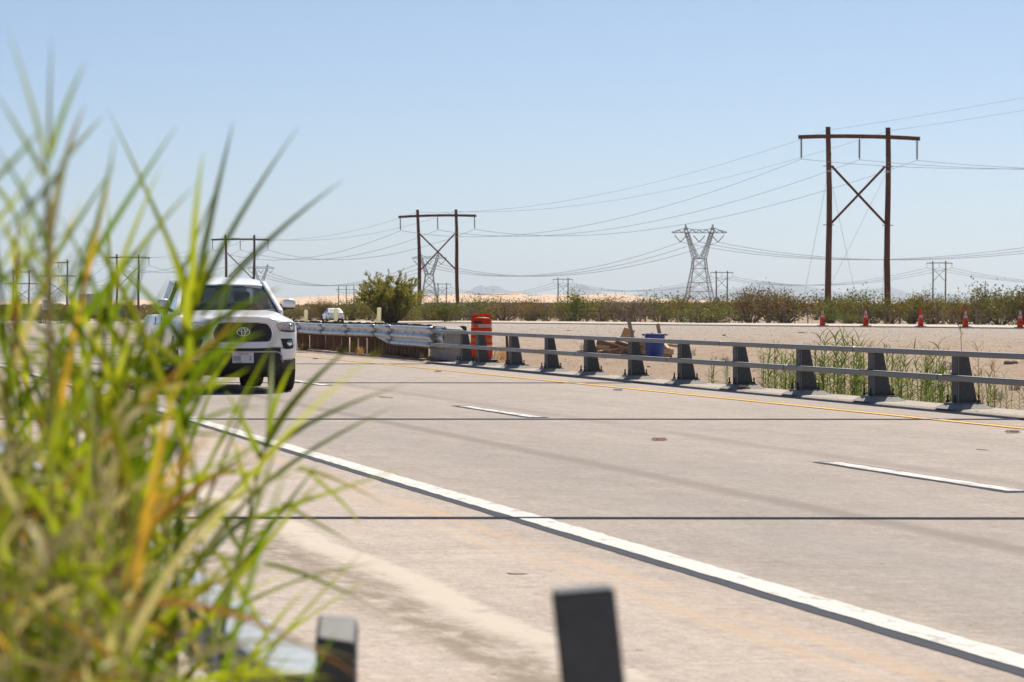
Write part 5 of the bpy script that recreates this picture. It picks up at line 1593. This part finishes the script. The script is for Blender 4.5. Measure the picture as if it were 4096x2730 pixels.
scatter('pebbles', 'small pebbles on the sand behind the railing', 3500, f_near, .008, .04, 'stone', 4)
def f_verge(r_):
    y = r_.uniform(70.5, 115); x = 14.25 + 1.3 * r_.random() + curve(y)
    return (x, y, .03)
scatter('gravel', 'coarse gravel heaped below the guardrail', 2600, f_verge, .015, .06, 'stone', 6)
def f_kerb(r_):
    y = r_.uniform(33, 71); x = 14.25 + abs(r_.gauss(0, .28)) + curve(y)
    return (x, y, .004 if x < 14.38 else .024)
scatter('grit', 'dark grit along the kerb under the railing', 700, f_kerb, .006, .022, 'stone', 7)
def f_road(r_):
    y = 11 + 60 * r_.random() ** 1.2; x = r_.uniform(1.2, 14.2)
    return (x, y, .002)
scatter('grit', 'tiny stone chips scattered over the pavement', 700, f_road, .003, .009, 'stone', 8)
for px, py, lb_ in ((3210, 1333, 'yellow strip of litter on the sand left of the leftmost cone'), (2275, 1325, 'small yellow litter scrap on the sand near the drum')):
    p = gp(px, py); o = MB().loft([[(-.28, -.05, .02), (.25, -.06, .02), (.28, .05, .02), (-.2, .06, .02)], [(-.2, -.03, .07), (.2, -.02, .05), (.22, .03, .05), (-.18, .03, .06)]]).build('litter_scrap', M['tan_debris']); o.location = (p.x, p.y, ground_h(p.x, p.y)); o.scale = (1, 1, 1) if px > 3000 else (.5, .5, .7)
    tag(o, lb_, 'litter')
p = gp(2968, 1552); o = MB().tube([(0, 0, .02), (.15, -.06, .035), (.32, -.16, .02)], [.03, .028, .012], 6).build('stick', M['wood_top']); o.location = (14.42, lp(2955, 14.42), .03); o.rotation_euler = (0, 0, -.9)
tag(o, 'dark wooden stick lying on the concrete pad of the railing', 'stick')
p = gp(4000, 1448)
mb = MB(); rows = []
for i in range(13):
    a = 2 * pi * i / 12; rows.append([(0, 0, .28), (.5 * cos(a) * (.8 + .3 * hash2(i % 12, 1)), .4 * sin(a), .2), (1.2 * cos(a), 1.0 * sin(a), -.08)])
o = mb.grid(rows).build('mound', M['ground'], smooth=True); o.location = (p.x + 1.4, p.y, ground_h(p.x, p.y)); o['kind'] = 'structure'

# dry tufts under the guardrail
def tuft(x, y, z, s, mat, label, seed, n=70, grp='dry tufts under the guardrail'):
    r_ = random.Random(seed); mb = MB()
    for i in range(n):
        a = r_.uniform(0, 6.28); b = r_.uniform(.05, .8); L = s * r_.uniform(.35, 1.1)
        d = Vector((cos(a) * b, sin(a) * b, 1)).normalized(); e = Vector((-sin(a), cos(a), 0)) * .0032 * (1 + s)
        p0 = Vector((r_.gauss(0, .30) * s, r_.gauss(0, .30) * s, 0)); p1 = p0 + d * L * .6; p2 = p0 + d * L + Vector((cos(a), sin(a), -.3)) * L * .25
        mb.add([p0 - e, p0 + e, p1 + e, p2, p1 - e], [(0, 1, 2, 4), (4, 2, 3)])
    me = bpy.data.meshes.new('dry_tuft'); me.from_pydata(mb.v, [], mb.f); me.materials.append(M[mat])
    o = obj('dry_tuft', me); o.location = (x, y, z); tag(o, label, 'grass tuft', grp)
r = random.Random(9)
for i in range(22):
    y = 70.8 + i * 1.75 + r.uniform(-.5, .5); x = GX + r.uniform(-.35, .25) + curve(y)
    tuft(x, y, .04, r.uniform(.14, .30), r.choice(['dry_tuft', 'dry_tuft', 'dead', 'brush_brown']), 'straw coloured dry grass tuft among the gravel under the guardrail', i, 110)
tuft(GX - .1, 73.0, .02, .45, 'dead', 'grey dry weed right beside the concrete end block', 99, 90)
tuft(16.6, lp(2004, 16.6), 0, .55, 'dry_tuft', 'dry weed right of the traffic drum', 98, 110)
for k, (px, py) in enumerate(((2690, 1388), (2760, 1420), (2900, 1460), (3790, 1480), (4060, 1545), (3990, 1560), (2340, 1395))):
    p = gp(px, py); tuft(p.x, p.y, ground_h(p.x, p.y), .26, 'dead', ['dry twig tuft just right of the trash can', 'dry tuft on the sand right of the pile', 'dry tuft left of the small reed', 'dry tuft on the sand behind the tall reeds', 'dry brown tuft at the right edge among reeds', 'second dry tuft left of the right edge', 'dry twigs left of the lumber pile'][k], 120 + k, 60, 'dry tufts in the median')

# ================================================================== REEDS
CAMP = Vector((0, 0, CAMH))
def blade(mb, p0, p1, p2, w, rng_, n=9, twist=None, fold=.25):
    """a long leaf: quadratic curve through p1, tapered, with a folded midrib"""
    c = p1 * 2 - (p0 + p2) * .5
    tw = rng_.uniform(-.9, .9) if twist is None else twist
    tw2 = tw + rng_.uniform(-.6, .6)
    vs, fs = [], []
    for i in range(n + 1):
        t_ = i / n
        p = p0 * (1 - t_) ** 2 + c * 2 * t_ * (1 - t_) + p2 * t_ ** 2
        d = ((c - p0) * (1 - t_) + (p2 - c) * t_).normalized()
        v = (CAMP - p).normalized()
        s = d.cross(v)
        if s.length < .05: s = d.cross(Vector((0, 0, 1)))
        s.normalize(); nn = s.cross(d)
        a = tw + (tw2 - tw) * t_
        s2 = s * cos(a) + nn * sin(a); n2 = nn * cos(a) - s * sin(a)
        ww = w * min(1.0, .55 + t_ * 3.0) * (1 - t_ ** 2.2) + w * .03
        vs += [p - s2 * ww / 2 + n2 * ww * fold, p, p + s2 * ww / 2 + n2 * ww * fold]
    for i in range(n):
        o = i * 3
        fs += [(o, o + 1, o + 4, o + 3), (o + 1, o + 2, o + 5, o + 4)]
    mb.add(vs, fs)

# --- far reeds behind the railing
def reed_proto(seed, h):
    r_ = random.Random(seed); st = MB(); lf = MB()
    lean = Vector((r_.uniform(-.1, .1), r_.uniform(-.1, .1), 0))
    P = lambda f: lean * f * f * h + Vector((0, 0, h * f))
    st.tube([P(0), P(.35), P(.7), P(.93)], [.007, .006, .004, .002], 5)
    n = r_.randint(15, 20); a = r_.uniform(0, 6.28)
    for i in range(n):
        f = .12 + .85 * i / n; p0 = P(f); a += pi + r_.uniform(-.7, .7)
        L = r_.uniform(.16, .34) * (1 - .3 * abs(f - .55)); up_ = r_.uniform(.5, 1.5) + (1.0 if f > .85 else 0)
        d = Vector((cos(a), sin(a), up_)).normalized()
        p2 = p0 + d * L + Vector((cos(a), sin(a), -.6)) * L * r_.uniform(.0, .4); p1 = p0 + d * L * .5
        blade(lf, p0, p1, p2, r_.uniform(.014, .024), r_, 5)
    a_ = st.mesh('stalk', M['reed_stem'], True); b_ = lf.mesh('leaves', M['reed_far'], True)
    return a_, b_
rp = [reed_proto(300 + k, 1.0) for k in range(9)]
r = random.Random(21)
zones = [(2835, 2910, 7, .4, .6, 'thin green stalk in the small lone reed tuft behind the railing', 'small reed tuft'),
         (3035, 3200, 26, .5, .95, 'green reed stalk in the first tall reed clump behind the railing', 'first reed clump behind the railing'),
         (3245, 3500, 48, .45, 1.05, 'green reed stalk in the dense reed clump in the middle of the railing', 'dense reed clump behind the railing'),
         (3550, 3830, 46, .4, .95, 'green reed stalk in the clump beside the rightmost railing post', 'reed clump before the rightmost post'),
         (3890, 4130, 20, .3, .7, 'green reed stalk among dry stems at the right picture edge', 'sparse reeds at the right edge')]
for a, b, n, h0, h1, lb_, gname in zones:
    for i in range(n):
        px = r.uniform(a, b); X = 15.35 + 1.5 * r.random() ** 1.4; Y = lp(px, X); g = ground_h(X, Y)
        h = r.uniform(h0, h1) * (1.0 - .12 * g / -.28) + .15
        t = thing('reed_stalk', lb_, 'reed', (X, Y, g - .02), r.uniform(0, 6.28), gname)
        me = r.choice(rp); t.scale = (h, h, h)
        obj('stalk', me[0], t); obj('leaves', me[1], t)
        if gname == 'dense reed clump behind the railing' or n == 46:
            if r.random() < .5:
                t2 = copy_tree(t, (X + r.uniform(-.2, .3), Y + r.uniform(-.5, .5), g - .05), r.uniform(0, 6.28), (h * .55,) * 3)
                t2['label'] = 'short young ' + lb_
# tall thin dry weed stems rising through the railing at the right
for k, (px, hh) in enumerate(((3842, 1.75), (3912, 1.15), (3975, 1.0))):
    X = 15.9; Y = lp(px, X); g = ground_h(X, Y)
    mb = MB(); mb.tube([(0, 0, 0), (.02, 0, hh * .5), (.0, .02, hh * .9), (-.04, .02, hh)], [.006, .005, .003, .002], 4)
    rr_ = random.Random(k)
    for i in range(14):
        z0 = hh * rr_.uniform(.55, .95); a = rr_.uniform(0, 6.28); mb.tube([(0, 0, z0), (.09 * cos(a), .09 * sin(a), z0 + .09)], .003, 3)
    o = mb.build('dry_weed_stem', M['dry_tuft']); o.location = (X, Y, g)
    tag(o, ['tallest thin dry weed stem rising past the fourth cone', 'brown dry weed stem right of the tallest one', 'short dry weed stem near the right edge'][k], 'weed', 'dry weed stems')

# --- foreground reeds, out of focus, on the camera side of the near rail
LM = {'g': 'leaf_green', 'y': 'leaf_lime', 's': 'leaf_straw', 'o': 'leaf_ochre', 'b': 'leaf_brown'}
rg = random.Random(31)
def add_leaf(root, p0, p1, p2, w, m, rng_=rg, twist=None):
    mb = MB(); o = root.location
    blade(mb, p0, p1, p2, w, rng_, 9, twist)
    mb.v = [(v[0] - o.x, v[1] - o.y, v[2] - o.z) for v in mb.v]
    me = bpy.data.meshes.new('leaf'); me.from_pydata(mb.v, [], mb.f); me.materials.append(M[LM[m]])
    me.polygons.foreach_set('use_smooth', [True] * len(me.polygons))
    return obj('leaf', me, root)
def traced(label, stem, z, leaves, stem_w=26, stem_mat='leaf_green', group='tall reeds in the foreground'):
    pts = [px3(x, y, z + dz) for x, y, dz in stem]
    b = pts[0]; bz = ground_h(b.x, b.y)
    base = Vector((b.x, b.y, bz))
    root = thing('tall_reed', label, 'reed', base, 0, group)
    allp = [base] + pts
    mb = MB(); k = z / FPX
    mb.tube([p - base for p in allp], [stem_w * k * .55] + [stem_w * k * .5 * (1 - .5 * i / len(pts)) for i in range(len(pts))], 7)
    mb.build('stem', M[stem_mat], root, smooth=True)
    for lf in leaves:
        (a, b_, c, w, m) = lf[:5]; dz = lf[5] if len(lf) > 5 else rg.uniform(-.35, .35)
        add_leaf(root, px3(a[0], a[1], z), px3(b_[0], b_[1], z + dz * .5), px3(c[0], c[1], z + dz), w * .90 * k, m, twist=rg.uniform(-.5, .5))
    return root
traced('tallest reed at the left edge with a pale yellow sheath, reaching into the sky', [(215, 2600, 0), (205, 1900, 0), (197, 1300, 0), (191, 1000, 0), (188, 730, 0)], 3.3,
       [((190, 700), (140, 470), (20, 80), 22, 'g'), ((198, 640), (196, 420), (207, 130), 20, 'g'), ((200, 640), (255, 450), (345, 245), 26, 'g'), ((205, 960), (255, 660), (345, 410), 34, 's'),
        ((186, 720), (115, 590), (-30, 350), 24, 'g'), ((240, 660), (320, 570), (415, 460), 26, 'g', .6), ((265, 650), (165, 775), (-40, 985), 30, 'g'), ((188, 1010), (110, 800), (-40, 560), 24, 'g'),
        ((-60, 760), (60, 640), (180, 500), 24, 'g', -.6), ((190, 1180), (80, 1010), (-60, 790), 32, 'y'), ((200, 1150), (205, 930), (235, 720), 44, 's'), ((196, 1100), (120, 930), (90, 720), 24, 'g'), ((195, 1240), (320, 1030), (400, 840), 26, 'g', .4)], 38, 'stem_pale')
traced('tall reed with long arching blades in front of the white pickup', [(690, 2600, .1), (725, 1900, .05), (742, 1500, 0), (752, 1250, 0), (760, 1090, 0)], 4.1,
       [((765, 1180), (640, 880), (430, 430), 30, 'g', .2), ((300, 1140), (480, 850), (710, 500), 30, 'g', -.5), ((790, 1130), (855, 820), (935, 480), 32, 'g', .3), ((772, 1200), (778, 900), (815, 600), 34, 'g', -.2),
        ((770, 1250), (930, 910), (1200, 500), 36, 'g', .2), ((800, 1270), (1060, 975), (1375, 720), 30, 'g', .4), ((300, 1200), (400, 850), (465, 530), 24, 'g', -.7), ((540, 1020), (650, 890), (790, 730), 26, 'g', -.6),
        ((150, 1130), (320, 880), (470, 640), 26, 'g', -.6), ((750, 1300), (720, 1120), (640, 900), 36, 'g'), ((748, 1330), (800, 1120), (850, 980), 40, 'g'), ((745, 1400), (620, 1210), (420, 1020), 36, 'g'), ((745, 1420), (900, 1260), (1130, 1150), 36, 'g'),
        ((742, 1480), (560, 1330), (330, 1190), 38, 'y'), ((740, 1520), (900, 1400), (1060, 1330), 40, 'g'), ((740, 1560), (760, 1330), (720, 1120), 50, 'y'), ((738, 1350), (748, 1200), (790, 1010), 44, 'y'), ((735, 1640), (600, 1500), (420, 1450), 40, 'g'), ((735, 1640), (850, 1420), (960, 1200), 42, 'g')], 30)
traced('slender reed leaning right with long blades crossing the road', [(886, 2560, 0), (918, 2405, 0), (960, 2200, 0), (994, 2074, 0), (1007, 1990, 0), (1045, 1838, 0), (1075, 1720, 0)], 4.7,
       [((1060, 1800), (1200, 1580), (1440, 1360), 36, 'g', .2), ((1020, 1930), (1190, 1720), (1640, 1400 + 130), 30, 'g', .4), ((1005, 1990), (1250, 1800), (1590, 1620), 24, 'g', .5), ((994, 2080), (1250, 1990), (1650, 1862), 30, 'g', .1), ((960, 2200), (1060, 2120), (1130, 2080), 22, 'g'),
        ((905, 2470), (1180, 2330), (1540, 2245), 22, 'g', .4), ((1050, 2252), (1250, 2310), (1520, 2440), 20, 'g', .1), ((1075, 1720), (1080, 1560), (1090, 1400), 30, 'g'), ((1070, 1740), (1110, 1580), (1180, 1440), 28, 'g'), ((994, 2074), (880, 2170), (800, 2290), 30, 'g'), ((1007, 1990), (960, 1860), (935, 1740), 24, 'g'),
        ((1045, 1838), (980, 1700), (900, 1560), 30, 'g'), ((1200, 1860), (1380, 2020), (1440, 2110), 18, 'y', .5), ((1180, 1880), (1320, 1910), (1550, 2020), 18, 'y', .6), ((1120, 2010), (1280, 2100), (1420, 2180), 18, 'y', .6), ((960, 2200), (900, 2080), (860, 1990), 24, 'g')], 17)
traced('reed bending left across the pickup with broad crossing blades', [(560, 2600, 0), (560, 1900, 0), (575, 1600, 0), (600, 1450, 0), (610, 1380, 0)], 4.4,
       [((600, 1450), (860, 1290), (1110, 1150), 38, 'g', .2), ((590, 1520), (330, 1480), (120, 1330), 34, 'g'), ((605, 1400), (470, 1120), (330, 900), 34, 'g'), ((600, 1440), (760, 1420), (1020, 1270), 40, 'g'), ((585, 1540), (780, 1560), (1000, 1470), 38, 'g'), ((450, 1560), (700, 1250), (900, 1080), 34, 'g'), ((580, 1560), (430, 1300), (240, 1180), 36, 'y'), ((575, 1600), (640, 1400), (670, 1240), 38, 'g'), ((560, 1700), (700, 1650), (820, 1560), 44, 'g'), ((255, 1390), (440, 1130), (640, 900), 40, 'g', -.4), ((560, 1750), (420, 1640), (260, 1640), 40, 'o')], 26)
traced('straw coloured dead reed drooping over the near rail', [(640, 2650, 0), (690, 2500, 0), (720, 2420, 0), (740, 2390, 0)], 4.2,
       [((690, 2350), (740, 2500), (850, 2730), 52, 's', .1), ((700, 2340), (800, 2440), (930, 2600), 34, 's', .1), ((720, 2420), (850, 2330), (1010, 2420), 24, 's'), ((700, 2450), (560, 2480), (480, 2640), 36, 's'), ((860, 2200), (1000, 2420), (1110, 2640), 26, 'y'), ((940, 2640), (1040, 2650), (1160, 2740), 26, 'y')], 26, 'stem_pale')

traced('dark reed with crossing blades against the sky at the left edge', [(60, 2600, 0), (40, 1700, 0), (20, 1300, 0), (-10, 1050, 0), (-30, 900, 0)], 3.6,
       [((20, 1300), (120, 1000), (270, 700), 22, 'g'), ((-20, 1100), (80, 930), (230, 640), 20, 'g'), ((40, 1500), (-20, 1250), (-60, 1000), 26, 'g'), ((30, 1400), (150, 1180), (330, 990), 24, 'g'), ((-40, 900), (60, 800), (170, 620), 20, 'g', -.5), ((-50, 720), (60, 860), (160, 1120), 22, 'y'), ((-60, 1180), (120, 1030), (300, 900), 24, 'g', .5), ((-60, 1040), (60, 1160), (200, 1400), 30, 'g'), ((40, 1560), (160, 1400), (320, 1260), 30, 'y'), ((35, 1450), (-10, 1320), (-80, 1200), 30, 's')], 24)
traced('broad bladed reed left of the pickup bonnet', [(400, 2600, 0), (395, 1900, 0), (400, 1600, 0), (420, 1350, 0), (430, 1230, 0)], 3.9,
       [((425, 1300), (350, 1080), (230, 850), 24, 'g'), ((420, 1330), (520, 1130), (600, 950), 26, 'g'), ((410, 1450), (280, 1280), (90, 1130), 30, 'g'), ((405, 1500), (530, 1390), (700, 1330), 30, 'g'), ((400, 1600), (300, 1480), (130, 1450), 32, 'y'), ((400, 1640), (480, 1480), (520, 1300), 34, 'y'), ((430, 1230), (440, 1080), (410, 900), 22, 'g'), ((400, 1700), (560, 1620), (680, 1660), 32, 'g'), ((398, 1750), (260, 1680), (120, 1760), 32, 's'), ((430, 1240), (470, 1120), (560, 1010), 20, 'g')], 24)

def reed_place(px, ty):
    a = [(0, 'cut by the left picture edge'), (130, 'just right of the left edge'), (260, 'under the tallest reed'), (390, 'under the speed sign and box truck'), (520, 'left of the pickup'), (640, 'before the pickup door'), (780, 'before the pickup grille'), (9999, 'before the pickup wheel')]
    return [n for l, n in a if px < l][0]
def rand_reed(px_b, tip, z, pal, nleaf, label, group, lmin=.26, lmax=.5, droop=.35, wmin=.012, wmax=.021, stem='leaf_green', sprawl=0.0):
    u = (px_b - 2048) / FPX
    b = px3(px_b, HORIZON, z); base = Vector((b.x, b.y, ground_h(b.x, b.y)))
    T = px3(tip[0], tip[1], z + rg.uniform(-.25, .25))
    root = thing('reed', label + ('' if len(label.split()) > 9 else ', ' + reed_place(tip[0], tip[1])), 'reed', base, 0, group)
    mid = base.lerp(T, .5) + Vector((rg.uniform(-.05, .05), rg.uniform(-.05, .05), 0))
    P = lambda f: base * (1 - f) ** 2 + (mid * 2 - (base + T) * .5) * 2 * f * (1 - f) + T * f * f
    mb = MB(); mb.tube([P(i / 6) - base for i in range(7)], [.0052 - .0007 * i for i in range(7)], 6); mb.build('stem', M[stem], root, smooth=True)
    a = rg.uniform(0, 6.28)
    for i in range(nleaf):
        f = .22 + .78 * (i + rg.random() * .6) / nleaf; f = min(1.0, f)
        p0 = P(f); a += pi + rg.uniform(-.9, .9)
        L = rg.uniform(lmin, lmax); rise = rg.uniform(.5, 1.7) + (1.2 if f > .9 else 0) - sprawl
        hd = Vector((cos(a), sin(a), 0)); d = (hd + Vector((0, 0, rise))).normalized()
        p1 = p0 + d * L * .52; p2 = p0 + d * L + (hd * .6 - Vector((0, 0, 1))) * L * rg.uniform(0, droop)
        add_leaf(root, p0, p1, p2, rg.uniform(wmin, wmax), rg.choice(pal))
rng2 = random.Random(55)
green = 'ggggggy'; mixed = 'ggggyysob'; dry = 'ssggyyobsyyggb'
env_x = [-200, 0, 150, 300, 500, 700, 850, 960]; env_y = [880, 900, 1060, 1180, 1230, 1300, 1600, 2000]
for i in range(21):
    px = -100 + 920 * (i + rng2.random()) / 21
    ty = float(np.interp(px, env_x, env_y)) + rng2.uniform(220, 700)
    rand_reed(px + rng2.uniform(-90, 40), (px, ty), rng2.uniform(3.3, 5.6), green if px > 350 else mixed, 11, 'green reed in the foreground clump', 'crowded green foreground reeds', .24, .48, .12, .007, .0125)
for i in range(38):
    px = -100 + 740 * rng2.random()
    ty = rng2.uniform(1550, 2450) + max(0, px - 300) * .6
    rand_reed(px + rng2.uniform(-60, 60), (px, ty), rng2.uniform(3.0, 5.0), dry if px < 420 else mixed, 14, 'yellowing reed in the low tangle', 'yellowing reeds at the bottom left', .12, .30, .5, .006, .0115, 'stem_pale', .7)
for i in range(60):
    px = -110 + 680 * rng2.random() ** 1.1; ty = rng2.uniform(1480, 2500) + max(0, px - 200) * .7
    rand_reed(px + rng2.uniform(-60, 60), (px, ty), rng2.uniform(2.7, 4.2), 'sssyyobyygggs', 19, 'matted dry reed nearest the lens', 'matted dry reeds nearest the lens', .09, .24, .5, .0055, .0115, 'stem_pale', .9)
for i in range(26):
    px = 200 + 470 * rng2.random(); ty = rng2.uniform(1450, 2350)
    rand_reed(px, (px + rng2.uniform(-40, 40), ty), rng2.uniform(3.6, 5.4), green, 9, 'low green reed at the clump foot', 'low green foreground reeds', .2, .38, .3, .008, .014)

# ================================================================== HAZE (the air over the whole place)
mb = MB(); mb.box((0, 0, 0), (84000, 84000, 700))
hz_ = mb.build('haze', None); hz_.location = (0, 0, 310)
t = NT('haze_air')
pv = t.n('VolumePrincipled', {'Color': (.88, .95, 1.0, 1), 'Density': 4.2e-5, 'Anisotropy': .62})
t.t.links.new(pv.outputs[0], t.out.inputs['Volume'])
hz_.data.materials.append(t.m); tag(hz_, 'pale air haze over the whole desert', 'haze', kind='stuff')
